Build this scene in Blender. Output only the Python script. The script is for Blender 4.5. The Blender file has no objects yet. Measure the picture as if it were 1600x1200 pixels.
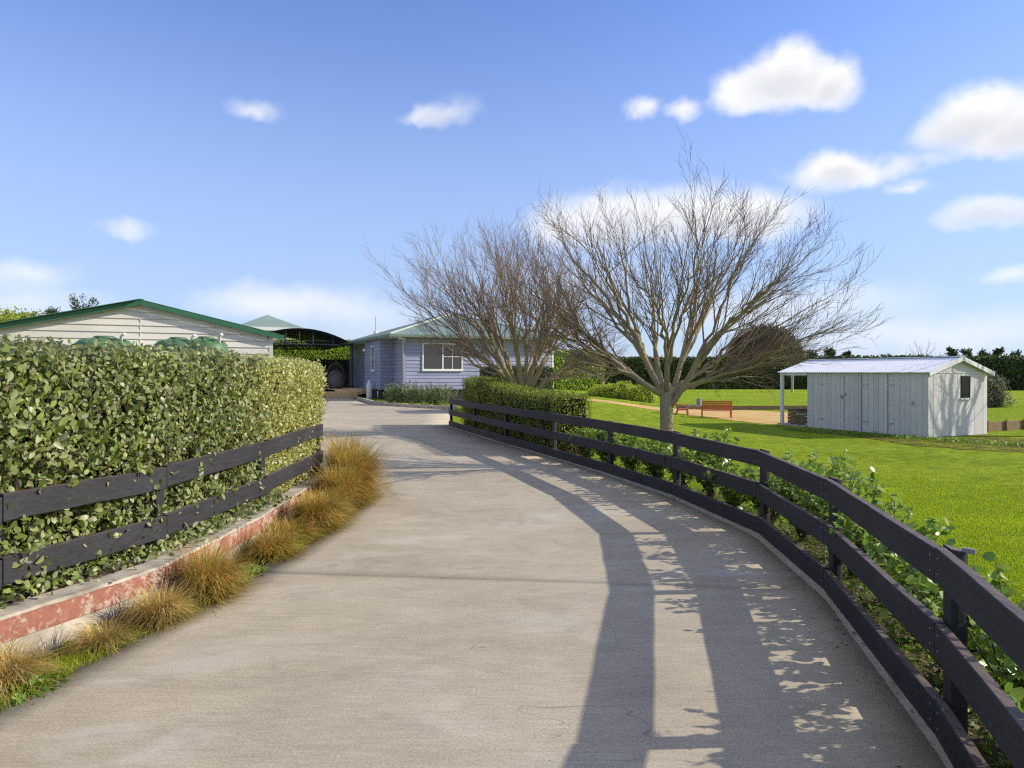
import bpy, bmesh, math, random
import numpy as np
from mathutils import Vector, Matrix

S = bpy.context.scene
C = S.collection
R = math.radians
random.seed(11)
rng = np.random.default_rng(7)

# ------------------------------------------------------------------ camera, sky, sun, exposure
F, HZ, CH = 1067.0, 583.0, 1.6            # focal length in photo pixels, horizon row, eye height
SUN_EL, SUN_AZ = R(27.0), R(3.0)          # azimuth measured from +X towards +Y
cam_d = bpy.data.cameras.new('camera')
cam = bpy.data.objects.new('camera', cam_d); C.objects.link(cam)
cam.location = (0, 0, CH); cam.rotation_euler = (R(90), 0, 0)
cam_d.sensor_width = 36.0; cam_d.lens = F / 1600 * 36
cam_d.shift_y = -(600 - HZ) / 1600
cam_d.clip_start = 0.05; cam_d.clip_end = 6000
S.camera = cam

S.view_settings.view_transform = 'Standard'
S.view_settings.look = 'None'
S.view_settings.exposure = 0.78
S.view_settings.gamma = 1.0
S.view_settings.use_curve_mapping = False
try:
    S.cycles.max_bounces = 8; S.cycles.diffuse_bounces = 3; S.cycles.glossy_bounces = 3
    S.cycles.transmission_bounces = 6; S.cycles.transparent_max_bounces = 8
    S.cycles.use_denoising = False; S.cycles.filter_width = 1.2; S.cycles.use_adaptive_sampling = False
    S.cycles.sample_clamp_indirect = 8
except Exception: pass

SKY_STRENGTH = 0.15
def make_world():
    w = bpy.data.worlds.new('World'); S.world = w; w.use_nodes = True
    nt = w.node_tree; N = nt.nodes; L = nt.links; N.clear()
    out = N.new('ShaderNodeOutputWorld'); bg = N.new('ShaderNodeBackground')
    bg.inputs['Strength'].default_value = SKY_STRENGTH
    L.new(bg.outputs[0], out.inputs[0])
    sky = N.new('ShaderNodeTexSky'); sky.sky_type = 'NISHITA'; sky.sun_disc = False
    sky.sun_elevation = SUN_EL; sky.sun_rotation = R(90) - SUN_AZ
    sky.altitude = 0; sky.air_density = 1.0; sky.dust_density = 0.3; sky.ozone_density = 3.0
    def math_(op, a, b=None, c=None):
        n = N.new('ShaderNodeMath'); n.operation = op
        for i, v in enumerate((a, b, c)):
            if v is None: continue
            if isinstance(v, (int, float)): n.inputs[i].default_value = v
            else: L.new(v, n.inputs[i])
        return n.outputs[0]
    tc = N.new('ShaderNodeTexCoord')
    sep = N.new('ShaderNodeSeparateXYZ'); L.new(tc.outputs['Generated'], sep.inputs[0])
    az = math_('ARCTAN2', sep.outputs[0], sep.outputs[1])
    el = math_('ARCSINE', sep.outputs[2])
    comb = N.new('ShaderNodeCombineXYZ'); L.new(az, comb.inputs[0]); L.new(el, comb.inputs[1])
    # edges of the clouds are broken up by two scales of noise
    def warp(scale, detail, amp):
        nz = N.new('ShaderNodeTexNoise'); nz.inputs['Scale'].default_value = scale
        nz.inputs['Detail'].default_value = detail; nz.inputs['Roughness'].default_value = 0.58
        L.new(tc.outputs['Generated'], nz.inputs['Vector'])
        s = N.new('ShaderNodeVectorMath'); s.operation = 'SUBTRACT'; L.new(nz.outputs['Color'], s.inputs[0]); s.inputs[1].default_value = (.5, .5, .5)
        m = N.new('ShaderNodeVectorMath'); m.operation = 'MULTIPLY'; L.new(s.outputs[0], m.inputs[0]); m.inputs[1].default_value = (amp, amp * .7, 0)
        return m.outputs[0], nz.outputs['Fac']
    w1, _ = warp(13, 6, .062)
    w2, puff = warp(36, 7, .024)
    a1 = N.new('ShaderNodeVectorMath'); a1.operation = 'ADD'; L.new(comb.outputs[0], a1.inputs[0]); L.new(w1, a1.inputs[1])
    a2 = N.new('ShaderNodeVectorMath'); a2.operation = 'ADD'; L.new(a1.outputs[0], a2.inputs[0]); L.new(w2, a2.inputs[1])
    V = a2.outputs[0]
    blobs = [  # column, row, half width, half height (photo pixels), opacity, softness
        (1222,112,74,44,1,.6),(1292,130,54,38,1,.6),(1152,140,52,36,1,.7),(1215,148,100,30,.9,.7),(1300,160,40,14,.5,1),(1165,172,40,14,.5,1),
        (1003,170,30,22,.8,.8),(1066,174,36,19,.8,.8),
        (1525,180,70,40,1,.65),(1605,195,72,42,1,.65),(1466,204,42,26,.85,.8),(1565,216,92,24,.9,.75),(1460,250,22,12,.4,1),
        (1300,266,66,31,1,.6),(1350,272,40,23,.8,.75),(1406,258,40,19,.6,.9),(1412,291,34,12,.6,.9),
        (1550,332,76,25,.85,.75),(690,180,60,21,.65,.9),(655,182,38,16,.6,.9),(722,162,42,24,.35,1),(398,177,44,20,.6,.9),(196,355,42,16,.55,.95),
        (960,345,150,58,.85,.7),(1080,335,150,52,.85,.7),(1180,340,100,44,.9,.6),(870,350,70,40,.6,.9),
        (470,474,170,40,.5,1),(560,496,170,36,.4,1),(400,470,110,32,.5,1),(40,430,75,24,.6,1),(40,470,120,26,.45,1),
        (1450,520,300,40,.45,1),(1330,470,140,36,.4,1),(1585,425,45,15,.6,.9),(1180,490,160,50,.5,1),(700,540,260,34,.4,1),(900,440,160,50,.3,1)]
    def to_ae(px, py):
        x = (px - 800) / F; z = (HZ - py) / F
        return math.atan2(x, 1), math.atan2(z, math.hypot(1, x))
    # unseen clouds added outside the frame, made denser to whiten the fill light
    cl = N.new('ShaderNodeTexNoise'); cl.inputs['Scale'].default_value = 3.4; cl.inputs['Detail'].default_value = 7; cl.inputs['Roughness'].default_value = .55
    L.new(tc.outputs['Generated'], cl.inputs['Vector'])
    field = N.new('ShaderNodeMapRange'); field.interpolation_type = 'SMOOTHSTEP'; field.inputs['From Min'].default_value = .50; field.inputs['From Max'].default_value = .60
    L.new(cl.outputs['Fac'], field.inputs['Value'])
    ext = N.new('ShaderNodeMapRange'); ext.interpolation_type = 'SMOOTHSTEP'; ext.inputs['From Min'].default_value = .74; ext.inputs['From Max'].default_value = .60
    L.new(sep.outputs[1], ext.inputs['Value'])
    lst = [(*to_ae(b[0], b[1]), b[2] / F, b[3] / F, b[4], b[5]) for b in blobs]
    shade = None
    for (bx, by, bw, bh) in ((1215,135,78,34),(1285,140,45,26),(1510,205,80,36),(1595,210,70,34),(1305,276,52,22),(1550,338,60,18),(690,186,46,14),(1000,362,150,44),(1170,350,90,34)):
        a0, e0 = to_ae(bx, by)
        s = N.new('ShaderNodeVectorMath'); s.operation = 'SUBTRACT'; L.new(V, s.inputs[0]); s.inputs[1].default_value = (a0, e0, 0)
        m = N.new('ShaderNodeVectorMath'); m.operation = 'MULTIPLY'; L.new(s.outputs[0], m.inputs[0]); m.inputs[1].default_value = (F / bw, F / bh, 0)
        ln = N.new('ShaderNodeVectorMath'); ln.operation = 'LENGTH'; L.new(m.outputs[0], ln.inputs[0])
        mr = N.new('ShaderNodeMapRange'); mr.interpolation_type = 'SMOOTHSTEP'; mr.inputs['From Min'].default_value = 1.15; mr.inputs['From Max'].default_value = 0.1
        L.new(ln.outputs['Value'], mr.inputs['Value'])
        shade = mr.outputs[0] if shade is None else math_('MAXIMUM', shade, mr.outputs[0])
    mask = None
    for (a0, e0, ra, re, op, soft) in lst:
        s = N.new('ShaderNodeVectorMath'); s.operation = 'SUBTRACT'; L.new(V, s.inputs[0]); s.inputs[1].default_value = (a0, e0, 0)
        m = N.new('ShaderNodeVectorMath'); m.operation = 'MULTIPLY'; L.new(s.outputs[0], m.inputs[0]); m.inputs[1].default_value = (1 / ra, 1 / re, 0)
        ln = N.new('ShaderNodeVectorMath'); ln.operation = 'LENGTH'; L.new(m.outputs[0], ln.inputs[0])
        mr = N.new('ShaderNodeMapRange'); mr.interpolation_type = 'SMOOTHSTEP'
        mr.inputs['From Min'].default_value = 1.1; mr.inputs['From Max'].default_value = 1.0 - soft * 1.15
        mr.inputs['To Min'].default_value = 0; mr.inputs['To Max'].default_value = op
        L.new(ln.outputs['Value'], mr.inputs['Value'])
        if mask is None: mask = mr.outputs[0]
        else:
            # union: 1-(1-a)(1-b)
            ia = math_('SUBTRACT', 1, mask); mask = math_('SUBTRACT', 1, math_('MULTIPLY', ia, math_('SUBTRACT', 1, mr.outputs[0])))
    mask = math_('MAXIMUM', mask, math_('MULTIPLY', field.outputs[0], ext.outputs[0]))
    # thin high veil towards the horizon
    veil = N.new('ShaderNodeMapRange'); veil.inputs['From Min'].default_value = .62; veil.inputs['From Max'].default_value = -.02
    veil.inputs['To Min'].default_value = 0; veil.inputs['To Max'].default_value = .74; veil.interpolation_type = 'SMOOTHERSTEP'
    L.new(el, veil.inputs['Value'])
    tint = N.new('ShaderNodeMix'); tint.data_type = 'RGBA'; tint.blend_type = 'MULTIPLY'; tint.inputs[0].default_value = 1
    L.new(sky.outputs[0], tint.inputs[6]); tint.inputs[7].default_value = SKY_TINT
    m1 = N.new('ShaderNodeMix'); m1.data_type = 'RGBA'; L.new(veil.outputs[0], m1.inputs[0])
    L.new(tint.outputs[2], m1.inputs[6]); m1.inputs[7].default_value = VEIL
    # sunlit tops, faintly grey undersides, in the cloud itself
    pr = N.new('ShaderNodeMapRange'); pr.inputs['From Min'].default_value = 1; pr.inputs['From Max'].default_value = 0
    L.new(shade, pr.inputs['Value'])
    cc = N.new('ShaderNodeMix'); cc.data_type = 'RGBA'; L.new(pr.outputs[0], cc.inputs[0])
    cc.inputs[6].default_value = CLOUD_LO; cc.inputs[7].default_value = CLOUD_HI
    m2 = N.new('ShaderNodeMix'); m2.data_type = 'RGBA'
    L.new(mask, m2.inputs[0]); L.new(m1.outputs[2], m2.inputs[6]); L.new(cc.outputs[2], m2.inputs[7])
    L.new(m2.outputs[2], bg.inputs['Color'])
SKY_TINT = (.66, .69, .93, 1)
VEIL = (1.85, 2.38, 3.25, 1)
CLOUD_LO = (3.1, 3.18, 3.38, 1); CLOUD_HI = (4.25, 4.2, 4.15, 1)
make_world(); S.world.cycles.sampling_method = 'MANUAL'; S.world.cycles.sample_map_resolution = 512

sd = bpy.data.lights.new('sun', 'SUN'); sd.energy = 3.35; sd.angle = R(0.53); sd.color = (1, .92, .80)
sun = bpy.data.objects.new('sun', sd); C.objects.link(sun)
sdir = Vector((math.cos(SUN_EL) * math.cos(SUN_AZ), math.cos(SUN_EL) * math.sin(SUN_AZ), math.sin(SUN_EL)))
sun.rotation_euler = sdir.to_track_quat('Z', 'Y').to_euler()
sun.location = (30, 3, 20)

# ------------------------------------------------------------------ helpers
def P(px, py, z=0.0):
    "point of the plane at height z that the photo shows at (px, py)"
    D = (CH - z) * F / (py - HZ)
    return Vector(((px - 800) / F * D, D, z))
def PD(px, py, D):
    return Vector(((px - 800) / F * D, D, CH + (HZ - py) / F * D))
def sst(a, b, x):
    t = np.clip((np.asarray(x, float) - a) / (b - a), 0, 1); return t * t * (3 - 2 * t)

def tag(o, label=None, cat=None, group=None, kind=None):
    if label: o['label'] = label
    if cat: o['category'] = cat
    if group: o['group'] = group
    if kind: o['kind'] = kind
    return o
def empty(name, loc=(0, 0, 0), rz=0.0, label=None, cat=None, group=None):
    o = bpy.data.objects.new(name, None); C.objects.link(o)
    o.location = loc; o.rotation_euler = (0, 0, rz); o.empty_display_size = .2
    return tag(o, label, cat, group)
def link(name, me, parent=None, loc=None, rot=None):
    o = bpy.data.objects.new(name, me); C.objects.link(o)
    if parent: o.parent = parent
    if loc is not None: o.location = loc
    if rot is not None: o.rotation_euler = rot
    return o
class MB:
    def __init__(s): s.v = []; s.f = []
    def add(s, vs, fs):
        b = len(s.v); s.v += [tuple(v) for v in vs]; s.f += [tuple(i + b for i in f) for f in fs]; return s
    def hexa(s, p):      # eight points: bottom ring then top ring
        return s.add(p, [(3, 2, 1, 0), (4, 5, 6, 7), (0, 1, 5, 4), (1, 2, 6, 5), (2, 3, 7, 6), (3, 0, 4, 7)])
    def box(s, x0, x1, y0, y1, z0, z1):
        return s.hexa([(x0, y0, z0), (x1, y0, z0), (x1, y1, z0), (x0, y1, z0), (x0, y0, z1), (x1, y0, z1), (x1, y1, z1), (x0, y1, z1)])
    def bar(s, a, b, w, h, up=(0, 0, 1)):
        a = Vector(a); b = Vector(b); d = (b - a).normalized(); up = Vector(up)
        if abs(d.dot(up)) > .98: up = Vector((0, 1, 0))
        sx = d.cross(up).normalized() * w / 2; sz = sx.cross(d).normalized() * h / 2
        return s.hexa([a - sx - sz, b - sx - sz, b + sx - sz, a + sx - sz, a - sx + sz, b - sx + sz, b + sx + sz, a + sx + sz])
    def tube(s, pts, rad, n=6, cap=True):
        pts = [Vector(p) for p in pts]; base = len(s.v); m = len(pts)
        prev = None
        for i, p in enumerate(pts):
            d = (pts[min(i + 1, m - 1)] - pts[max(i - 1, 0)])
            d = d.normalized() if d.length > 1e-9 else Vector((0, 0, 1))
            if prev is None:
                prev = d.orthogonal().normalized()
            a = (prev - d * prev.dot(d)); a = a.normalized() if a.length > 1e-6 else d.orthogonal().normalized()
            prev = a; b = d.cross(a); r = rad[i] if hasattr(rad, '__len__') else rad
            for k in range(n):
                t = 2 * math.pi * k / n; s.v.append(tuple(p + (a * math.cos(t) + b * math.sin(t)) * r))
        for i in range(m - 1):
            for k in range(n):
                s.f.append((base + i * n + k, base + i * n + (k + 1) % n, base + (i + 1) * n + (k + 1) % n, base + (i + 1) * n + k))
        if cap:
            s.f.append(tuple(base + k for k in range(n))[::-1]); s.f.append(tuple(base + (m - 1) * n + k for k in range(n)))
        return s
    def lathe(s, prof, n=24, c=(0, 0, 0)):
        base = len(s.v); m = len(prof)
        for (r, z) in prof:
            for k in range(n):
                t = 2 * math.pi * k / n; s.v.append((c[0] + r * math.cos(t), c[1] + r * math.sin(t), c[2] + z))
        for i in range(m - 1):
            for k in range(n):
                s.f.append((base + i * n + k, base + i * n + (k + 1) % n, base + (i + 1) * n + (k + 1) % n, base + (i + 1) * n + k))
        s.f.append(tuple(base + k for k in range(n))[::-1]); s.f.append(tuple(base + (m - 1) * n + k for k in range(n)))
        return s
    def mesh(s, name, mat=None, smooth=False):
        me = bpy.data.meshes.new(name); me.from_pydata(s.v, [], s.f); me.update()
        if mat: me.materials.append(mat)
        if smooth: me.polygons.foreach_set('use_smooth', [True] * len(me.polygons))
        return me
    def build(s, name, mat, parent=None, smooth=False, loc=None, rot=None, bevel=0):
        o = link(name, s.mesh(name, mat, smooth), parent, loc, rot)
        if bevel:
            b = o.modifiers.new('bevel', 'BEVEL'); b.width = bevel; b.segments = 1; b.limit_method = 'ANGLE'
        return o
def np_mesh(name, V, T, mat, smooth=False):
    V = np.ascontiguousarray(V, np.float32); T = np.ascontiguousarray(T, np.int32)
    me = bpy.data.meshes.new(name); k = T.shape[1]
    me.vertices.add(len(V)); me.vertices.foreach_set('co', V.ravel())
    me.loops.add(T.size); me.loops.foreach_set('vertex_index', T.ravel())
    me.polygons.add(len(T)); me.polygons.foreach_set('loop_start', np.arange(len(T), dtype=np.int32) * k)
    if smooth: me.polygons.foreach_set('use_smooth', np.ones(len(T), bool))
    me.update(calc_edges=True); me.validate()
    me.materials.append(mat); return me

# ------------------------------------------------------------------ materials
class NT:
    def __init__(s, name):
        s.m = bpy.data.materials.new(name); s.m.use_nodes = True; s.t = s.m.node_tree; s.N = s.t.nodes; s.L = s.t.links; s.N.clear()
        s.out = s.N.new('ShaderNodeOutputMaterial'); s.b = s.N.new('ShaderNodeBsdfPrincipled')
        s.L.new(s.b.outputs[0], s.out.inputs[0]); s._co = {}
    def co(s, scale=(1, 1, 1), kind='Object'):
        key = (tuple(scale), kind)
        if key not in s._co:
            if kind == 'Position':
                g = s.N.new('ShaderNodeNewGeometry'); o = g.outputs['Position']
            else:
                tc = s.N.new('ShaderNodeTexCoord'); o = tc.outputs[kind]
            mp = s.N.new('ShaderNodeMapping'); mp.inputs['Scale'].default_value = scale
            s.L.new(o, mp.inputs[0]); s._co[key] = mp.outputs[0]
        return s._co[key]
    def noise(s, scale, detail=4, rough=.55, stretch=(1, 1, 1), kind='Position', dist=0):
        n = s.N.new('ShaderNodeTexNoise'); n.inputs['Scale'].default_value = scale; n.inputs['Detail'].default_value = detail
        n.inputs['Roughness'].default_value = rough; n.inputs['Distortion'].default_value = dist
        s.L.new(s.co(stretch, kind), n.inputs['Vector']); return n.outputs['Fac']
    def rng(s, v, a, b, c=0, d=1):
        n = s.N.new('ShaderNodeMapRange'); n.inputs['From Min'].default_value = a; n.inputs['From Max'].default_value = b
        n.inputs['To Min'].default_value = c; n.inputs['To Max'].default_value = d; s.L.new(v, n.inputs['Value']); return n.outputs[0]
    def mix(s, f, a, b, mode='MIX'):
        n = s.N.new('ShaderNodeMix'); n.data_type = 'RGBA'; n.blend_type = mode
        for i, v in ((0, f), (6, a), (7, b)):
            if isinstance(v, (int, float)): n.inputs[i].default_value = v
            elif isinstance(v, tuple): n.inputs[i].default_value = (*v[:3], 1)
            else: s.L.new(v, n.inputs[i])
        return n.outputs[2]
    def math(s, op, a, b=0.0):
        n = s.N.new('ShaderNodeMath'); n.operation = op
        for i, v in enumerate((a, b)):
            if isinstance(v, (int, float)): n.inputs[i].default_value = v
            else: s.L.new(v, n.inputs[i])
        return n.outputs[0]
    def ramp(s, v, stops):
        n = s.N.new('ShaderNodeValToRGB'); e = n.color_ramp.elements
        while len(e) > 1: e.remove(e[-1])
        e[0].position = stops[0][0]; e[0].color = (*stops[0][1], 1)
        for p, c in stops[1:]:
            k = e.new(p); k.color = (*c, 1)
        s.L.new(v, n.inputs[0]); return n.outputs[0]
    def grey(s, v):   # value to a grey colour via combine
        n = s.N.new('ShaderNodeCombineColor')
        for i in range(3): s.L.new(v, n.inputs[i])
        return n.outputs[0]
    def bump(s, v, strength, dist=.01):
        n = s.N.new('ShaderNodeBump'); n.inputs['Strength'].default_value = strength; n.inputs['Distance'].default_value = dist
        s.L.new(v, n.inputs['Height']); s.L.new(n.outputs[0], s.b.inputs['Normal']); return n.outputs[0]
    def rand(s):
        g = s.N.new('ShaderNodeNewGeometry'); o = s.N.new('ShaderNodeObjectInfo')
        return s.math('FRACT', s.math('ADD', g.outputs['Random Per Island'], o.outputs['Random']))
    def fin(s, col=None, rough=.6, spec=.5, metal=0):
        if col is not None:
            if isinstance(col, tuple): s.b.inputs['Base Color'].default_value = (*col[:3], 1)
            else: s.L.new(col, s.b.inputs['Base Color'])
        if isinstance(rough, (int, float)): s.b.inputs['Roughness'].default_value = rough
        else: s.L.new(rough, s.b.inputs['Roughness'])
        s.b.inputs['Specular IOR Level'].default_value = spec; s.b.inputs['Metallic'].default_value = metal
        return s.m

def mat_leaf(name, cols, back=None, rough=.45, trans=.3, spec=.5, clump=.35, cscale=2.0):
    t = NT(name); n = len(cols)
    c = t.ramp(t.rand(), [(i / max(1, n - 1), k) for i, k in enumerate(cols)])
    nz = t.noise(cscale, 3); c = t.mix(1.0, c, t.grey(t.rng(nz, .25, .75, 1 - clump, 1 + clump)), 'MULTIPLY')
    if back:
        g = t.N.new('ShaderNodeNewGeometry'); c = t.mix(g.outputs['Backfacing'], c, back)
    t.fin(c, rough, spec)
    tr = t.N.new('ShaderNodeBsdfTranslucent'); t.L.new(t.mix(1.0, c, (1.25, 1.3, .55), 'MULTIPLY'), tr.inputs['Color'])
    mx = t.N.new('ShaderNodeMixShader'); mx.inputs[0].default_value = trans
    t.L.new(t.b.outputs[0], mx.inputs[1]); t.L.new(tr.outputs[0], mx.inputs[2]); t.L.new(mx.outputs[0], t.out.inputs[0])
    return t.m
def mat_sedge(name, cols):
    t = NT(name); n = len(cols); c = t.ramp(t.rand(), [(i / (n - 1), k) for i, k in enumerate(cols)])
    nz = t.noise(5, 3); c = t.mix(1.0, c, t.grey(t.rng(nz, .3, .7, .68, 1.3)), 'MULTIPLY')
    tc = t.N.new('ShaderNodeTexCoord'); sx = t.N.new('ShaderNodeSeparateXYZ'); t.L.new(tc.outputs['Object'], sx.inputs[0])
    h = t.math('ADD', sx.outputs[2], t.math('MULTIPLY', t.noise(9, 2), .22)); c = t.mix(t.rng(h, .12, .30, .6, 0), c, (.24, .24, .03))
    t.fin(c, .55, .25); tr = t.N.new('ShaderNodeBsdfTranslucent'); t.L.new(c, tr.inputs['Color'])
    mx = t.N.new('ShaderNodeMixShader'); mx.inputs[0].default_value = .35; t.L.new(t.b.outputs[0], mx.inputs[1]); t.L.new(tr.outputs[0], mx.inputs[2]); t.L.new(mx.outputs[0], t.out.inputs[0]); return t.m
def mat_flat(name, col, rough=.6, spec=.5, var=.15, scale=6, metal=0, bump=0, stretch=(1, 1, 1), kind='Object'):
    t = NT(name); nz = t.noise(scale, 5, .6, stretch, kind)
    g = t.grey(t.rng(nz, .3, .7, 1 - var, 1 + var))
    if bump: t.bump(nz, bump, .004)
    return t.fin(t.mix(1.0, col, g, 'MULTIPLY'), rough, spec, metal)
def mat_paint(name, col, var=.06, rough=.5, dirt=.12, objvar=.06):
    t = NT(name); nz = t.noise(.9, 5, .6, (1, 1, 1), 'Position'); fine = t.noise(28, 3, .6, (1, 1, 1), 'Object')
    c = t.mix(1.0, col, t.grey(t.rng(nz, .3, .7, 1 - dirt, 1 + dirt * .5)), 'MULTIPLY')
    c = t.mix(1.0, c, t.grey(t.rng(fine, .3, .7, 1 - var, 1 + var)), 'MULTIPLY')
    o = t.N.new('ShaderNodeObjectInfo'); c = t.mix(1.0, c, t.grey(t.rng(o.outputs['Random'], 0, 1, 1 - objvar, 1 + objvar)), 'MULTIPLY')
    t.bump(fine, .12, .003); return t.fin(c, rough, .4)

M = {}
def concrete():
    t = NT('concrete')
    big = t.noise(.55, 6, .62); mid = t.noise(3.4, 7, .7, (.6, 1.2, 1)); broom = t.noise(26, 4, .7, (.16, 1.6, 1)); fine = t.noise(75, 5, .8); patch = t.noise(.95, 5, .7, (.5, 1.1, 1), dist=.6)
    c = t.ramp(big, [(.3, (.355, .30, .212)), (.5, (.41, .35, .25)), (.7, (.455, .395, .292))])
    c = t.mix(1.0, c, t.grey(t.rng(mid, .3, .7, .88, 1.1)), 'MULTIPLY')
    c = t.mix(1.0, c, t.grey(t.rng(broom, .25, .75, .86, 1.13)), 'MULTIPLY')
    c = t.mix(1.0, c, t.grey(t.rng(fine, .3, .7, .68, 1.32)), 'MULTIPLY')
    c = t.mix(t.rng(patch, .54, .66, 0, .4), c, (.56, .52, .45))          # pale laitance
    st = t.noise(1.7, 6, .72, (.7, 1, 1), dist=.8)
    c = t.mix(t.rng(st, .53, .70, 0, .42), c, (.22, .195, .15))           # old damp stains
    vor = t.N.new('ShaderNodeTexVoronoi'); vor.inputs['Scale'].default_value = 5.5; vor.inputs['Randomness'].default_value = 1; t.L.new(t.co((1, 1, 1), 'Position'), vor.inputs['Vector'])
    c = t.mix(t.rng(vor.outputs['Distance'], .02, .035, .6, 0), c, (.05, .045, .04))   # dark specks
    sp = t.noise(190, 2, .5); c = t.mix(t.rng(sp, .66, .72, 0, .5), c, (.12, .11, .10)); c = t.mix(t.rng(sp, .34, .28, 0, .45), c, (.6, .58, .52))
    crackv = t.noise(.9, 3, .5, (1, 1, 1), dist=1.2); ck = t.math('ABSOLUTE', t.math('SUBTRACT', crackv, .5)); gate = t.rng(t.noise(.45, 2), .53, .6, 0, 1)
    c = t.mix(t.math('MULTIPLY', t.rng(ck, .0, .0028, .75, 0), gate), c, (.13, .115, .095))
    h = t.math('ADD', t.math('MULTIPLY', broom, .6), t.math('MULTIPLY', fine, .5)); t.bump(h, .55, .006)
    return t.fin(c, .82, .3)
M['concrete'] = concrete()
def lawn():
    t = NT('lawn')
    a = t.noise(.35, 5, .6); b = t.noise(3.5, 6, .7); c0 = t.noise(30, 4, .75); d = t.noise(90, 3, .7); far = t.noise(.08, 3, .5)
    c = t.ramp(a, [(.3, (.215, .30, .022)), (.55, (.275, .365, .028)), (.75, (.33, .40, .036))])
    c = t.mix(1.0, c, t.grey(t.rng(b, .3, .7, .56, 1.3)), 'MULTIPLY')
    c = t.mix(1.0, c, t.grey(t.rng(c0, .25, .75, .62, 1.35)), 'MULTIPLY')
    c = t.mix(1.0, c, t.grey(t.rng(d, .25, .75, .75, 1.25)), 'MULTIPLY')
    c = t.mix(t.rng(far, .5, .7, 0, .3), c, (.34, .40, .02))
    cv = t.noise(1.1, 6, .72); c = t.mix(t.rng(cv, .52, .66, 0, .55), c, (.15, .26, .03)); wr = t.noise(.7, 5, .7, dist=.5); c = t.mix(t.rng(wr, .58, .72, 0, .4), c, (.40, .40, .10))
    t.bump(t.math('ADD', c0, d), .9, .04); return t.fin(c, 1, .02)
M['lawn'] = lawn()
M['grass'] = mat_leaf('grass_blade', [(.17, .27, .018), (.27, .37, .022), (.36, .44, .03), (.44, .48, .06)], rough=.7, trans=.35, spec=.12, clump=.2, cscale=1.2)
M['soil'] = mat_flat('soil', (.085, .06, .04), .9, .2, .5, 18, bump=.8, kind='Position')
def dirt():
    t = NT('trampled_earth'); a = t.noise(2.2, 6, .7); f = t.noise(14, 5, .75)
    c = t.mix(t.rng(t.math('ADD', t.math('MULTIPLY', a, .6), t.math('MULTIPLY', f, .4)), .42, .56, 0, 1), (.10, .07, .035), (.24, .28, .02)); c = t.mix(1.0, c, t.grey(t.rng(f, .25, .75, .45, 1.4)), 'MULTIPLY')
    t.bump(f, 1.0, .06); return t.fin(c, 1, .05)
M['dirt'] = dirt()
def gravel():
    t = NT('gravel'); a = t.noise(.8, 5); f = t.noise(55, 4, .7)
    c = t.ramp(a, [(.3, (.50, .31, .10)), (.6, (.60, .40, .145)), (.8, (.66, .46, .20))])
    c = t.mix(1.0, c, t.grey(t.rng(f, .2, .8, .65, 1.3)), 'MULTIPLY'); t.bump(f, .7, .01); return t.fin(c, .9, .2)
M['gravel'] = gravel()
M['path'] = mat_flat('path_gravel', (.36, .27, .20), .9, .2, .25, 25, bump=.5, kind='Position')
def stained():
    t = NT('charcoal_timber'); gr = t.noise(7, 6, .7, (9, .35, 9), 'Object'); big = t.noise(1.3, 4, .6); ws = t.noise(20, 5, .7, (3, .3, 3), 'Object')
    c = t.mix(1.0, (.027, .026, .0285), t.grey(t.rng(gr, .3, .7, .62, 1.5)), 'MULTIPLY')
    c = t.mix(1.0, c, t.grey(t.rng(big, .3, .7, .75, 1.3)), 'MULTIPLY')
    g = t.N.new('ShaderNodeNewGeometry'); sx = t.N.new('ShaderNodeSeparateXYZ'); t.L.new(g.outputs['Normal'], sx.inputs[0])
    up = t.rng(sx.outputs[2], .6, .95, 0, 1)
    c = t.mix(t.math('MULTIPLY', up, t.rng(ws, .36, .62, .25, .95)), c, (.17, .125, .105))     # worn paint on the top edges
    c = t.mix(t.math('MULTIPLY', t.rng(ws, .66, .78, 0, .35), .8), c, (.12, .10, .09))
    t.bump(gr, .6, .006); return t.fin(c, .62, .28)
M['charcoal'] = stained()
def redband():
    t = NT('flaking_red_paint'); a = t.noise(5, 6, .7, (1, 1, 1), 'Position'); b = t.noise(28, 5, .7, (1, 1, 1), 'Position'); k = t.noise(1.2, 4)
    c = t.ramp(k, [(.3, (.25, .095, .06)), (.7, (.34, .145, .095))])
    c = t.mix(1.0, c, t.grey(t.rng(b, .2, .8, .7, 1.25)), 'MULTIPLY')
    s = t.math('ADD', t.math('MULTIPLY', a, .6), t.math('MULTIPLY', b, .4))
    c = t.mix(t.rng(s, .50, .56, 0, .85), c, (.46, .37, .29)); t.bump(b, .5, .005); return t.fin(c, .8, .25)
M['redband'] = redband()
M['oldcrete'] = mat_flat('old_pale_concrete', (.40, .35, .27), .85, .25, .38, 7, bump=.7, kind='Position')
def bark(name, lo, hi, moss, amt):
    t = NT(name); a = t.noise(7, 6, .7, (1, 1, .35), 'Position'); b = t.noise(45, 4, .7, (1, 1, .3), 'Position'); k = t.noise(2.3, 5, .65)
    c = t.ramp(a, [(.3, lo), (.7, hi)]); c = t.mix(1.0, c, t.grey(t.rng(b, .2, .8, .7, 1.25)), 'MULTIPLY')
    c = t.mix(t.rng(k, .48, .62, 0, amt), c, moss); t.bump(t.math('ADD', a, b), .7, .012); return t.fin(c, .85, .2)
M['bark'] = bark('lichen_bark', (.21, .165, .105), (.35, .295, .195), (.33, .28, .09), .6)
M['bark2'] = bark('grey_bark', (.22, .17, .105), (.36, .29, .18), (.32, .27, .09), .6)
M['twig'] = mat_flat('twig', (.18, .12, .08), .75, .3, .3, 4, kind='Position')
M['twig2'] = mat_flat('reddish_twig', (.25, .15, .105), .75, .3, .3, 4, kind='Position')
M['stem'] = mat_flat('shrub_stem', (.14, .10, .06), .8, .2, .3, 20)
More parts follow.
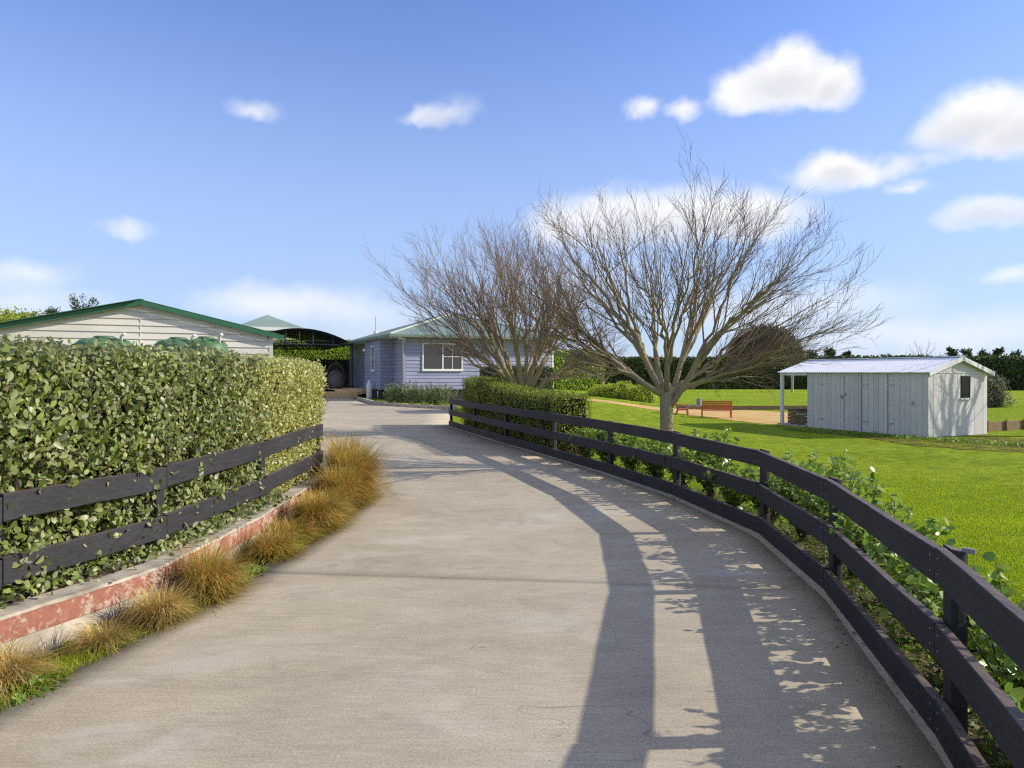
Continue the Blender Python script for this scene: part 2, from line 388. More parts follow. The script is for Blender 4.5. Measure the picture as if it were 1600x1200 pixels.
M['core'] = mat_flat('hedge_inside', (.022, .024, .011), .95, .1, .5, 9, kind='Position')  # opaque filling; shade between the leaves is put into its dark colour
M['farcore'] = mat_flat('far_hedge_inside', (.03, .045, .012), .95, .1, .5, 5, kind='Position')  # same filling for distant hedges, inner shade painted as dark green
M['feijoa'] = mat_leaf('olive_leaf', [(.065, .095, .016), (.12, .165, .026), (.175, .22, .042), (.18, .20, .075), (.26, .30, .08), (.29, .285, .16), (.13, .195, .03)], back=(.27, .275, .18), rough=.42, trans=.22, spec=.4, clump=.4)
M['palehedge'] = mat_leaf('pale_leaf', [(.16, .19, .025), (.29, .31, .06), (.42, .41, .13), (.52, .49, .22), (.34, .34, .09)], back=(.48, .45, .27), rough=.42, trans=.3, clump=.22)
M['gris'] = mat_leaf('bright_leaf', [(.09, .17, .014), (.14, .25, .022), (.20, .33, .035), (.26, .38, .05), (.33, .38, .05)], back=(.27, .37, .12), rough=.38, trans=.32, spec=.6, clump=.2)
M['boxhedge'] = mat_leaf('clipped_leaf', [(.10, .15, .016), (.17, .22, .022), (.25, .29, .032), (.36, .38, .05)], rough=.5, trans=.25, clump=.3, cscale=1.4)
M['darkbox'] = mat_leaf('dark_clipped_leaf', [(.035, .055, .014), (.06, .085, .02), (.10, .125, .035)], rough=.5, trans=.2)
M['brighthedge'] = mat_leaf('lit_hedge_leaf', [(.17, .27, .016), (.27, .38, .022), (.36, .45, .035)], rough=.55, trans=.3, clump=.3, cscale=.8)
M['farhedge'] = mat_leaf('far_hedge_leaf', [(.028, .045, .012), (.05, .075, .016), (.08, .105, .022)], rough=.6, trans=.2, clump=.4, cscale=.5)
M['hebe'] = mat_leaf('hebe_leaf', [(.24, .34, .02), (.40, .47, .035), (.55, .55, .055)], rough=.5, trans=.3, clump=.35, cscale=1.5)
M['rosemary'] = mat_leaf('rosemary_leaf', [(.10, .14, .05), (.16, .20, .08), (.24, .28, .13)], rough=.6, trans=.2)
M['greybush'] = mat_leaf('grey_green_leaf', [(.07, .085, .055), (.12, .14, .09), (.19, .21, .15)], rough=.6, trans=.2, clump=.45, cscale=1.2)
M['yellowtree'] = mat_leaf('yellow_green_leaf', [(.12, .17, .008), (.20, .24, .012), (.28, .29, .02)], rough=.6, trans=.3, clump=.4, cscale=.6)
M['conifer'] = mat_leaf('conifer_leaf', [(.025, .045, .016), (.045, .075, .022), (.07, .10, .03)], rough=.65, trans=.15)
M['dome'] = mat_leaf('brown_dome_leaf', [(.055, .045, .030), (.085, .07, .042), (.12, .105, .06)], rough=.8, trans=.1, clump=.45, cscale=.35)
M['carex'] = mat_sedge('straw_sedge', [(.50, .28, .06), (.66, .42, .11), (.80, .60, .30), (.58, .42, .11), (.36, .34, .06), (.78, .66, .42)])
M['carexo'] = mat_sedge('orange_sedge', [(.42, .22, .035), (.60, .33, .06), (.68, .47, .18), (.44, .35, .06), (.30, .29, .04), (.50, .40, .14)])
M['weed'] = mat_leaf('weed_leaf', [(.07, .14, .012), (.13, .23, .02), (.19, .28, .03)], rough=.5, trans=.3)
M['deadleaf'] = mat_leaf('dead_leaf', [(.12, .065, .03), (.20, .12, .06), (.28, .19, .11)], rough=.7, trans=.1)
M['lavender'] = mat_paint('lavender_paint', (.30, .312, .425))
M['cream'] = mat_paint('cream_paint', (.68, .64, .55))
M['white'] = mat_paint('white_paint', (.76, .75, .71), .03, .45, .06)
M['shedgrey'] = mat_paint('pale_grey_paint', (.60, .575, .54), .04, .55, .09, .07)
M['roofgreen'] = mat_paint('green_roof_paint', (.22, .295, .245), .06, .45, .15)
M['roofdark'] = mat_paint('deep_green_trim', (.04, .15, .075), .06, .4, .12)
M['ridge'] = mat_paint('pale_ridge_cap', (.46, .52, .42), .05, .5, .1)
M['gutter'] = mat_paint('sage_gutter', (.165, .225, .165), .06, .45, .12)
M['zinc'] = mat_flat('galvanised_roof', (.82, .82, .81), .5, .5, .06, 3, metal=0, kind='Position')
M['tank'] = mat_paint('green_plastic', (.07, .155, .06), .04, .5, .12)
M['black'] = mat_flat('black_stain', (.018, .018, .02), .7, .3, .3, 4)
M['darkbase'] = mat_flat('dark_base_boards', (.03, .03, .035), .8, .3, .3, 4)
M['steel'] = mat_flat('dark_steel', (.02, .026, .045), .5, .5, .2, 8)
M['shade'] = mat_flat('shade_cloth', (.016, .022, .042), .7, .3, .2, 6)
M['deck'] = mat_flat('deck_timber', (.75, .52, .28), .7, .3, .25, 5, stretch=(1, 6, 6), bump=.3)
M['edging'] = mat_flat('edging_timber', (.23, .15, .08), .8, .2, .3, 5, stretch=(1, 5, 5), bump=.4)
M['redwood'] = mat_flat('red_stained_wood', (.55, .145, .055), .55, .4, .2, 7, stretch=(1, 5, 5), bump=.2)
M['rattan'] = mat_flat('rattan', (.07, .055, .042), .7, .3, .25, 12)
M['cushion'] = mat_flat('grey_cushion', (.13, .12, .11), .9, .2, .15, 10)
M['stone'] = mat_flat('grey_stone', (.30, .28, .25), .85, .25, .3, 5, bump=.6)
M['metal'] = mat_flat('worn_metal', (.42, .42, .42), .4, .5, .15, 10, metal=.8)
M['pipe'] = mat_paint('cream_pipe', (.62, .60, .54), .03, .45, .06)
def glass():
    t = NT('window_glass'); nz = t.noise(.7, 2); t.bump(nz, .03, .02)
    t.fin((.018, .02, .022), .04, .8); return t.m
M['glass'] = glass()
M['dullglass'] = mat_flat('dull_dark_glass', (.02, .02, .022), .35, .15, .3, 4)  # even dark pane, dull so it mirrors little of the lawn
M['curtain'] = mat_flat('dim_interior', (.05, .05, .048), .9, .1, .3, 3)

# ------------------------------------------------------------------ leaf makers
def unit(a): return a / np.maximum(np.linalg.norm(a, axis=1, keepdims=True), 1e-9)
LSH = np.array([(0, 0, 0), (.30, -.24, .05), (.30, .24, .05), (.72, -.25, .02), (.72, .25, .02), (1, 0, -.06)])
LFA = np.array([(0, 1, 2), (1, 4, 2), (1, 3, 4), (3, 5, 4)])
def frames(Nrm, jitter, up=.0):
    n = len(Nrm)
    nn = unit(Nrm + rng.normal(0, jitter, (n, 3)))
    a = rng.normal(0, 1, (n, 3)) + np.array([0, 0, up]); a = unit(a - nn * (a * nn).sum(1, keepdims=True))
    return a, np.cross(nn, a), nn
def leaves(Pt, Nrm, size, jitter=.7, up=.6, width=1.0, sv=.35):
    n = len(Pt); a, b, c = frames(Nrm, jitter, up)
    s = (size * rng.uniform(1 - sv, 1 + sv, n))[:, None, None] if np.isscalar(size) else (np.asarray(size) * rng.uniform(1 - sv, 1 + sv, n))[:, None, None]
    sh = LSH * np.array([1, width, 1])
    V = Pt[:, None, :] + s * (sh[None, :, 0:1] * a[:, None, :] + sh[None, :, 1:2] * b[:, None, :] + sh[None, :, 2:3] * c[:, None, :])
    T = LFA[None] + (np.arange(n) * 6)[:, None, None]
    return V.reshape(-1, 3), T.reshape(-1, 3)
_leafmesh = {}
def leaf_mesh(mat, width, k):
    key = (mat.name, width, k)
    if key not in _leafmesh:
        rr = random.Random(k); bend = rr.uniform(-.25, .1); fold = rr.uniform(.03, .12); m = MB()
        st = [0, .18, .42, .68, .88, 1.0]; w = [.02, .15, .25, .28, .19, .015]
        vs = []
        for s_, w_ in zip(st, w):
            z = bend * s_ * s_
            vs += [(s_, -w_ * width, z + fold * w_ * 3), (s_, 0, z), (s_, w_ * width, z + fold * w_ * 3)]
        fs = []
        for i in range(5):
            for j in range(2):
                q = i * 3 + j; fs.append((q, q + 3, q + 4, q + 1))
        m.add(vs, fs); _leafmesh[key] = m.mesh('leaf', mat, True)
    return _leafmesh[key]
def leaf_objects(parent, Pt, Nrm, size, mat, jitter=.6, up=.6, width=1.0):
    a, b, c = frames(Nrm, jitter, up); inv = parent.matrix_basis.inverted() if parent else Matrix()
    for i in range(len(Pt)):
        s = size * random.uniform(.75, 1.3); o = bpy.data.objects.new('leaf', leaf_mesh(mat, width, i % 6)); C.objects.link(o); o.parent = parent
        mt = Matrix.Identity(4)
        for r in range(3): mt[r][0] = a[i][r] * s; mt[r][1] = b[i][r] * s; mt[r][2] = c[i][r] * s; mt[r][3] = Pt[i][r]
        o.matrix_basis = inv @ mt
class Acc:
    def __init__(s): s.V = []; s.T = []; s.n = 0
    def add(s, VT): s.V.append(VT[0]); s.T.append(VT[1] + s.n); s.n += len(VT[0])
    def build(s, name, mat, parent=None, kind='stuff'):
        o = link(name, np_mesh(name, np.concatenate(s.V), np.concatenate(s.T), mat), parent)
        if kind: o['kind'] = kind
        return o
def localize(parent, o):
    "keep world-placed geometry in place under a parent that has been moved"
    o.matrix_basis = parent.matrix_basis.inverted(); return o

def lump(p, sc):
    "cheap smooth pseudo-noise, about -1..1"
    x, y, z = p[:, 0] * sc, p[:, 1] * sc, p[:, 2] * sc
    return (np.sin(1.7 * x + 1.3 * y + .5) + np.sin(2.3 * y - 1.1 * z + 1.9) + np.sin(1.9 * z + 1.5 * x + 4.1) + np.sin(3.7 * x - 2.9 * y + 3.1 * z)) / 4

def path_frames(path):
    p = np.array(path, float); seg = np.diff(p, axis=0); L = np.linalg.norm(seg, axis=1); cum = np.concatenate([[0], np.cumsum(L)])
    return p, seg / L[:, None], cum
def hedge_samples(path, thick, z0f, z1, n, side, faces=('front', 'top', 'end0', 'end1'), rr=.12, rough=.05, lsc=3.0):
    """points and outward normals on a clipped hedge whose FRONT follows path; side=+1 puts the body to the left of the travel direction.
    z1: number or function of the 0..1 position"""
    p, d, cum = path_frames(path); Ltot = cum[-1]
    zt = z1 if callable(z1) else (lambda s: np.full_like(s, z1))
    zb = z0f if callable(z0f) else (lambda s: np.full_like(s, z0f))
    H = float(np.mean(zt(np.array([.5])) - zb(np.array([.5]))))
    area = {'front': Ltot * H, 'back': Ltot * H, 'top': Ltot * thick, 'end0': thick * H, 'end1': thick * H}
    tot = sum(area[f] for f in faces); Ps = []; Ns = []
    for f in faces:
        k = int(n * area[f] / tot)
        if f in ('front', 'back', 'top'):
            s = rng.uniform(0, Ltot, k); dep = np.zeros(k) if f == 'front' else (np.full(k, thick) if f == 'back' else rng.uniform(0, thick, k))
            hz = rng.uniform(0, 1, k) if f != 'top' else np.ones(k)
        else:
            s = np.zeros(k) if f == 'end0' else np.full(k, Ltot); dep = rng.uniform(0, thick, k); hz = rng.uniform(0, 1, k)
        i = np.clip(np.searchsorted(cum, s, side='right') - 1, 0, len(d) - 1)
        t = (s - cum[i]); base = p[i] + d[i] * t[:, None]
        # smoothed direction at corners
        dd = d[i]; inn = np.stack([-dd[:, 1], dd[:, 0]], 1) * side
        zz = zb(s / Ltot) + (zt(s / Ltot) - zb(s / Ltot)) * hz
        # rounding of the edges
        dt = zt(s / Ltot) - zz; de = np.minimum(dep, thick - dep); ds = np.minimum(s, Ltot - s)
        def rnd(x): q = np.clip(1 - x / rr, 0, 1); return rr * .45 * q * q
        pos = np.zeros((k, 3)); nor = np.zeros((k, 3))
        if f == 'front' or f == 'back':
            sg = 1 if f == 'front' else -1; off = rnd(dt) + rnd(ds)
            pos[:, :2] = base + inn * (dep + sg * off)[:, None]; pos[:, 2] = zz; nor[:, :2] = -inn * sg; nor[:, 2] = np.clip(1 - dt / rr, 0, 1)
        elif f == 'top':
            pos[:, :2] = base + inn * dep[:, None]; pos[:, 2] = zz - rnd(de) - rnd(ds); nor[:, 2] = 1; nor[:, :2] = -inn * np.clip(1 - dep / rr, 0, 1)[:, None]
        else:
            sg = -1 if f == 'end0' else 1; off = rnd(dt) + rnd(de)
            pos[:, :2] = base + inn * dep[:, None] - dd * (sg * off)[:, None]; pos[:, 2] = zz; nor[:, :2] = dd * sg
        nor = unit(nor); pos += nor * (rng.normal(0, rough, k) + rough * 1.3 * lump(pos, lsc))[:, None]
        Ps.append(pos); Ns.append(nor)
    return np.concatenate(Ps), np.concatenate(Ns)
def hedge_core(path, thick, z0, z1, inset, side):  # solid dark body standing in for the hedge's shaded inside
    p, d, cum = path_frames(path); m = MB(); k = len(p); rings = []
    for i in range(k):
        dd = d[min(i, k - 2)] if i == 0 else (d[i - 1] if i == k - 1 else unit(np.array([d[i - 1] + d[i]]))[0])
        inn = np.array([-dd[1], dd[0]]) * side; q = p[i].copy()
        if i == 0: q = q + dd * inset
        if i == k - 1: q = q - dd * inset
        zt = float(z1(np.array([cum[i] / cum[-1]]))[0]) if callable(z1) else z1
        zb = float(z0(np.array([cum[i] / cum[-1]]))[0]) if callable(z0) else z0
        a = q + inn * inset; b = q + inn * (thick - inset)
        rings.append([(a[0], a[1], zb), (b[0], b[1], zb), (b[0], b[1], zt - inset), (a[0], a[1], zt - inset)])
    vs = [v for r in rings for v in r]; fs = []
    for i in range(k - 1):
        for j in range(4): fs.append((i * 4 + j, i * 4 + (j + 1) % 4, (i + 1) * 4 + (j + 1) % 4, (i + 1) * 4 + j))
    fs += [(0, 1, 2, 3), tuple((k - 1) * 4 + j for j in (3, 2, 1, 0))]
    return m.add(vs, fs)
def blob_samples(c, r, n, rough=.12, lsc=2.0, hemi=-.35, lumpy=.18):
    v = unit(rng.normal(0, 1, (n * 2, 3))); v = v[v[:, 2] > hemi][:n]; r = np.array(r); c = np.array(c)
    k = 1 + lumpy * lump(v * r * 1.0 + c, lsc) + rng.normal(0, rough, len(v)) - np.abs(rng.normal(0, rough, len(v)))
    return c + v * r * k[:, None], unit(v / r)
def blob_core(c, r, f=.82):  # solid dark body standing in for the shaded inside of a crown
    bm = bmesh.new(); bmesh.ops.create_icosphere(bm, subdivisions=3, radius=1)
    m = MB(); vs = np.array([v.co[:] for v in bm.verts]); fs = [tuple(v.index for v in q.verts) for q in bm.faces]; bm.free()
    k = f * (1 + .18 * lump(vs * np.array(r) + np.array(c), 2.0)); vs = np.array(c) + vs * np.array(r) * k[:, None]
    return m.add(vs, fs)

# ------------------------------------------------------------------ lie of the land
FENCE = [(1.25, 1.0), (1.90, 3.03), (2.33, 5.05), (2.49, 6.88), (2.13, 9.03), (1.54, 11.0), (.77, 13.2), (-.19, 15.8), (-1.05, 18.3), (-1.91, 20.8)]
_fy = [-30, -2, 1.0, 3.03, 5.05, 6.88, 9.03, 11, 13.2, 15.8, 18.3, 20.8, 24, 29, 40, 120, 3000]
_fx = [-.5, .3, 1.25, 1.9, 2.33, 2.49, 2.13, 1.54, .77, -.19, -1.05, -1.91, -.5, 2.2, 4, 6, 6]
SLEEP = [(-3.9, 1.6), (-3.2, 2.75), (-2.80, 3.73), (-2.56, 4.3), (-2.42, 4.76), (-2.34, 6.3), (-2.39, 8.15), (-2.42, 8.9)]
_sy = [-30, 1.6, 2.75, 3.73, 4.3, 4.76, 6.3, 8.15, 9.3]; _sx = [-6, -3.9, -3.2, -2.8, -2.56, -2.42, -2.34, -2.39, -2.42]
def fence_x(y): return np.interp(y, _fy, _fx)
def sleep_x(y): return np.interp(y, _sy, _sx)
def zdrive(y): return .26 * sst(21, 31, y)
def gz(x, y):
    "ground level outside the concrete"
    x = np.asarray(x, float); y = np.asarray(y, float); d = x - fence_x(y)
    left = zdrive(y) - .05
    right = -.035 - .285 * sst(.4, 7.5, d)
    w = sst(-.3, .35, d) * (1 - sst(21, 30, y)) + sst(-2, 5, d) * sst(21, 30, y)
    z = left * (1 - w) + right * w
    bank = (1 - sst(-.09, -.02, x - sleep_x(y))) * (1 - sst(9.3, 10.2, y))
    z = z + (.30) * bank
    bed = sst(.1, .6, x - np.interp(y, [20, 27, 28, 29.3, 31, 36, 41, 43], [0, -2.3, -4.2, -5.8, -6.6, -8.3, -9.8, -10])) * sst(26, 28, y) * (1 - w)
    return z + .07 * bed

# ground: fine near the camera, coarser to the horizon
def grid(xs, ys, zf, name, mat, kind='structure'):
    X, Y = np.meshgrid(xs, ys); Z = zf(X, Y); V = np.stack([X, Y, Z], -1).reshape(-1, 3); nx = len(xs)
    q = [(j * nx + i, j * nx + i + 1, (j + 1) * nx + i + 1, (j + 1) * nx + i) for j in range(len(ys) - 1) for i in range(nx - 1)]
    o = link(name, np_mesh(name, V, np.array(q), mat, True)); tag(o, kind=kind); return o
xs = np.concatenate([[-2500, -900, -300, -100, -45, -25], np.arange(-16, -4, .6), np.arange(-4, 5, .1), np.arange(5, 16, .5), np.arange(16, 40, 2), [50, 80, 150, 400, 1000, 2500]])
ys = np.concatenate([[-200, -40, -10], np.arange(-3, 14, .12), np.arange(14, 46, .4), np.arange(46, 90, 3), [100, 130, 200, 400, 1000, 3500]])
ground = grid(xs, ys, gz, 'ground', M['lawn'])
tag(ground, 'green mown lawn running out past the fence to the far hedges')

# driveway of two broomed concrete slabs and the narrow strip under the rails
_ly = [-4, 1, 3.3, 3.82, 4.99, 5.95, 8.45, 9.3, 9.9, 10.6, 11.6, 12.6, 14, 46]; _lx = [-3.6, -2.95, -2.47, -2.38, -2.13, -2.0, -1.90, -1.98, -2.5, -3.6, -6, -10, -15, -15]
_ry = [-4, 1.0, 3.03, 5.05, 6.88, 9.03, 11, 13.2, 15.8, 18.3, 20.8, 27, 28, 29.3, 31, 36, 41]
_rx = [.2, 1.25, 1.9, 2.33, 2.49, 2.13, 1.54, .77, -.19, -1.05, -1.91, -2.3, -4.2, -5.8, -6.6, -8.3, -9.8]
def curve(y, ky, kx):   # smoothed polyline
    y = np.asarray(y, float); o = 0
    for w, e in ((.25, -.5), (.5, 0), (.25, .5)): o = o + w * np.interp(y + e, ky, kx)
    return o
drive = empty('driveway', (0, 0, 0)); tag(drive, 'curving driveway of broomed grey concrete between the two fences', kind='structure')
def slab(y0, y1, step):
    ysl = np.arange(y0, y1 + 1e-6, step); n = 14; V = []; Q = []
    for y in ysl:
        l = float(curve(y, _ly, _lx)); r = float(fence_x(y)) - .115 if y < 20.8 else float(np.interp(y, _ry, _rx))
        for k in range(n + 1):
            x = l + (r - l) * k / n; yy = y - .10 * (x if abs(x) < 3 else math.copysign(3, x)) * (1 if y < 9 else max(0, 1 - (y - 9) / 4))
            V.append((x, yy, float(zdrive(yy))))
    m = len(ysl); b = len(V); V += [(v[0], v[1], v[2] - .14) for v in V]
    ix = lambda j, k: j * (n + 1) + k
    for j in range(m - 1):
        for k in range(n): Q.append((ix(j, k), ix(j, k + 1), ix(j + 1, k + 1), ix(j + 1, k)))
        Q.append((ix(j, 0) + b, ix(j, 0), ix(j + 1, 0), ix(j + 1, 0) + b)); Q.append((ix(j, n), ix(j, n) + b, ix(j + 1, n) + b, ix(j + 1, n)))
    for k in range(n):
        Q.append((ix(0, k) + b, ix(0, k + 1) + b, ix(0, k + 1), ix(0, k))); Q.append((ix(m - 1, k), ix(m - 1, k + 1), ix(m - 1, k + 1) + b, ix(m - 1, k) + b))
    return link('slab', np_mesh('slab', np.array(V), np.array(Q), M['concrete']), drive)
slab(-2.0, 5.268, .1038); slab(5.2715, 41.04, .16)
# concrete strip along the right-hand fence
st = MB(); ysl = np.arange(.2, 20.9, .15); vs = []; fs = []
for y in ysl:
    r = float(fence_x(y)); vs += [(r - .105, y, -.006), (r + .03, y, -.006), (r + .03, y, -.15), (r - .105, y, -.15)]
for j in range(len(ysl) - 1):
    for k in range(4): fs.append((j * 4 + k, j * 4 + (k + 1) % 4, (j + 1) * 4 + (k + 1) % 4, (j + 1) * 4 + k))
st.add(vs, fs); st.build('edge_strip', M['concrete'], drive)

# soil beds: right-hand shrub border, left verge, hedge bank
def ribbon(name, ys, xl, xr, mat, lift, label):
    V = []; Q = []; n = 8
    for y in ys:
        a, b = float(xl(y)), float(xr(y))
        for k in range(n + 1):
            x = a + (b - a) * k / n; V.append((x, y, float(gz(x, y)) + lift))
    for j in range(len(ys) - 1):
        for k in range(n): q = j * (n + 1) + k; Q.append((q, q + 1, q + n + 2, q + n + 1))
    o = link(name, np_mesh(name, np.array(V), np.array(Q), mat, True)); return tag(o, label, kind='structure')
ribbon('garden_bed', np.arange(.3, 13.5, .12), lambda y: fence_x(y) + .04, lambda y: fence_x(y) + .62 + .1 * math.sin(y * 3), M['soil'], .012, 'brown soil bed behind the dark rail fence')
ribbon('verge', np.arange(.8, 9.4, .12), lambda y: sleep_x(y) - .0, lambda y: curve(y + .22, _ly, _lx) + .02, M['soil'], .012, 'soil verge between the concrete and the low red wall')

ribbon('hedge_bank', np.arange(.8, 10.2, .12), lambda y: sleep_x(y) - 1.7, lambda y: sleep_x(y) - .065, M['soil'], .035, 'dark soil bank under the left hedge')
# ------------------------------------------------------------------ grass
def blades(x, y, z, h, w, lean=.45):
    n = len(x); a = rng.uniform(0, 2 * math.pi, n); hh = h * rng.uniform(.5, 1.25, n); ww = w * rng.uniform(.7, 1.3, n)
    ln = rng.uniform(.1, lean, n) * hh; b = rng.uniform(0, 2 * math.pi, n)
    V = np.empty((n, 3, 3)); V[:, 0] = np.stack([x - ww * np.cos(a), y - ww * np.sin(a), z], 1); V[:, 1] = np.stack([x + ww * np.cos(a), y + ww * np.sin(a), z], 1)
    V[:, 2] = np.stack([x + ln * np.cos(b), y + ln * np.sin(b), z + hh], 1)
    return V.reshape(-1, 3), np.arange(n * 3).reshape(-1, 3)
ga = Acc()
n = 520000
D = 2.2 / (1 - rng.uniform(0, 1, n) * (1 - 2.2 / 26)); off = rng.uniform(.28, 1, n) ** 1.0
X = fence_x(D) + .12 + rng.uniform(0, 1, n) * (D * .85 + .8 - fence_x(D))
ok = (X > fence_x(D) + .5) | (rng.uniform(0, 1, n) < .25)
X, D = X[ok], D[ok]
ok = D < 15 - rng.uniform(0, 6, len(D)); X, D = X[ok], D[ok]
ga.add(blades(X, D, gz(X, D) - .004, .018 + .0008 * D, .0022 + .0005 * D))
# thin grass of the verge by the concrete and under the rails
n = 20000; y = rng.uniform(2.4, 9.2, n); t = rng.beta(3, 1.2, n); xl = sleep_x(y) + .02; xr = curve(y + .22, _ly, _lx) + .03; x = xl + (xr - xl) * t
pk = rng.uniform(0, 1, n) < np.clip(.35 + 1.2 * np.sin(y * 3.1) * np.sin(y * 1.3 + .6), .05, 1); x, y = x[pk], y[pk]
ga.add(blades(x, y, gz(x, y), .10, .0032, .9))
n = 7000; y = rng.uniform(1.2, 20.6, n); x = fence_x(y) + rng.normal(.05, .035, n)
ga.add(blades(x, y, np.full(len(x), -.03), .06, .003, .7))
tag(ga.build('lawn_grass', M['grass']), 'short bright green lawn grass beyond the rail fence', 'grass')
# dead leaves lying in the bed
n = 5200; y = rng.uniform(1.2, 13, n); x = fence_x(y) + .05 + .6 * rng.uniform(0, 1, n) ** .9; k = lump(np.stack([x, y, y * 0], 1), 3.3) > rng.uniform(-.9, .5, n); x, y = x[k], y[k]
wa = Acc(); wa.add(leaves(np.stack([x, y, gz(x, y) + rng.uniform(.01, .10, len(x))], 1), np.tile([-.2, -.3, .9], (len(x), 1)), .042, .6, .7, .8))
wa.add(blades(*(lambda a, b: (fence_x(b) + a, b, gz(fence_x(b) + a, b)))(rng.uniform(.05, .6, 9000), rng.uniform(1.2, 13, 9000)), .07, .003, .8))
tag(wa.build('bed_weeds', M['weed']), 'low green weeds under the shrubs behind the rail fence', 'weeds')
n = 1500; y = rng.uniform(1.6, 9, n); x = fence_x(y) + rng.uniform(.06, .55, n)
da = Acc(); da.add(leaves(np.stack([x, y, gz(x, y) + .022], 1), np.tile([0, 0, 1.], (n, 1)), .04, .35, 0, 1.0))
tag(da.build('leaf_litter', M['deadleaf']), 'brown dead leaves littering the bed behind the rail fence', 'leaf litter')

n = 260; y = rng.uniform(1.8, 14, n); x = np.where(rng.uniform(0, 1, n) < .93, fence_x(y) - np.abs(rng.normal(.02, .12, n)), rng.uniform(-1.7, 1.6, n)); k = (x > -1.75); x, y = x[k], y[k]
db = Acc(); db.add(leaves(np.stack([x, y, np.full(len(x), .006)], 1), np.tile([0, 0, 1.], (len(x), 1)), .022, .25, 0, .7, .6))
tag(db.build('leaf_debris', M['deadleaf']), 'scattered dry leaf bits lying on the concrete driveway', 'leaf litter')
# ------------------------------------------------------------------ dark rail fences
def mitre_rail(path, i, z0, z1, thick, gap=.0018):
    p, d, cum = path_frames(path); k = len(p)
    def nor(j):
        if j == 0: v = d[0]
        elif j == k - 1: v = d[-1]
        else: v = unit(np.array([d[j - 1] + d[j]]))[0]
        return np.array([v[1], -v[0]])            # to the right of travel
    a = p[i] + d[i] * gap; b = p[i + 1] - d[i] * gap; na, nb = nor(i) * thick / 2, nor(i + 1) * thick / 2
    m = MB(); n = 6; vs = []; fs = []; wob = [random.uniform(-.003, .003) for _ in range(n + 1)]
    for j in range(n + 1):
        t = j / n; c = a + (b - a) * t; nn = na + (nb - na) * t; w = wob[j]
        vs += [(*(c - nn), z0 + w), (*(c + nn), z0 + w), (*(c + nn), z1 + w), (*(c - nn), z1 + w)]
    for j in range(n):
        for q in range(4): fs.append((j * 4 + q, j * 4 + (q + 1) % 4, (j + 1) * 4 + (q + 1) % 4, (j + 1) * 4 + q))
    fs += [(3, 2, 1, 0), tuple(n * 4 + q for q in range(4))]
    return m.add(vs, fs)
fence = empty('rail_fence', (*FENCE[3], 0), 0, 'curved three rail charcoal timber fence on the right of the driveway', 'fence')
_nail = None
for i in range(len(FENCE) - 1):
    for z0 in (-.004, .334, .668):
        dz = random.uniform(-.006, .006)
        o = mitre_rail(FENCE, i, z0 + dz, z0 + .157 + dz, .045).build('rail', M['charcoal'], fence, bevel=.004); localize(fence, o)
        if i < 4:
            pa, pb = np.array(FENCE[i]), np.array(FENCE[i + 1]); du = (pb - pa) / np.linalg.norm(pb - pa); nu = np.array([-du[1], du[0]])
            for q in (pa + du * .05, pb - du * .05):
                for zz in (.045, .115):
                    w_ = q + nu * .0225
                    if _nail is None: _nail = MB().lathe([(.0055, -.004), (.0055, .002), (.003, .0028)], 8).mesh('nail_head', M['metal'])
                    nh = link('nail_head', _nail, o); nh.matrix_basis = o.matrix_basis.inverted() @ fence.matrix_basis.inverted() @ (Matrix.Translation((*w_, z0 + dz + zz)) @ Vector((*nu, 0)).to_track_quat('Z', 'Y').to_matrix().to_4x4())
pf, df, _ = path_frames(FENCE)
for i, (x, y) in enumerate(FENCE):
    dd = df[min(i, len(df) - 1)]; dd2 = df[max(i - 1, 0)]; d = unit(np.array([dd + dd2]))[0]; nr = np.array([d[1], -d[0]])
    c = np.array([x, y]) + nr * .087; m = MB()
    # half-round back, flat front against the rails, sloped top
    ring = []
    for k in range(9):
        t = math.pi * k / 8; q = c - nr * .06 + d * (.05 * math.cos(t)) + nr * (.08 * math.sin(t)); ring.append(q)
    q0 = [(*q, -.25) for q in ring]; q1 = [(*q, .832 - .25 * abs(float(np.dot(q - c, nr)) + .06) + random.uniform(0, .002)) for q in ring]
    m.add(q0 + q1, [tuple(range(8, -1, -1)), tuple(range(9, 18))] + [(k, (k + 1) % 9, (k + 1) % 9 + 9, k + 9) for k in range(9)])
    o = m.build('post', M['charcoal'], fence); localize(fence, o)
    if i == 1:
        b = MB().bar((*(c - nr * .01 - d * .02), .826), (*(c + nr * .035 - d * .045), .826), .012, .022); localize(fence, b.build('wire_staple', M['metal'], fence))

LF = [(-3.45, 2.5), (-2.93, 3.91), (-2.57, 5.05), (-2.47, 6.85), (-2.54, 9.1)]
lf = empty('rail_fence', (-2.57, 5.05, .27), 0, 'two rail charcoal timber fence half buried in the left clipped hedge', 'fence')
for i in range(len(LF) - 1):
    for z0 in (.385, .748):
        o = mitre_rail(LF, i, z0 + .012 * i - .012, z0 + .157 + .012 * i - .012, .045).build('rail', M['charcoal'], lf, bevel=.004); localize(lf, o)
for (x, y) in LF[1:]:
    o = MB().box(x - .12, x - .026, y - .055, y + .055, .1, .90).build('post', M['charcoal'], lf, bevel=.006); localize(lf, o)

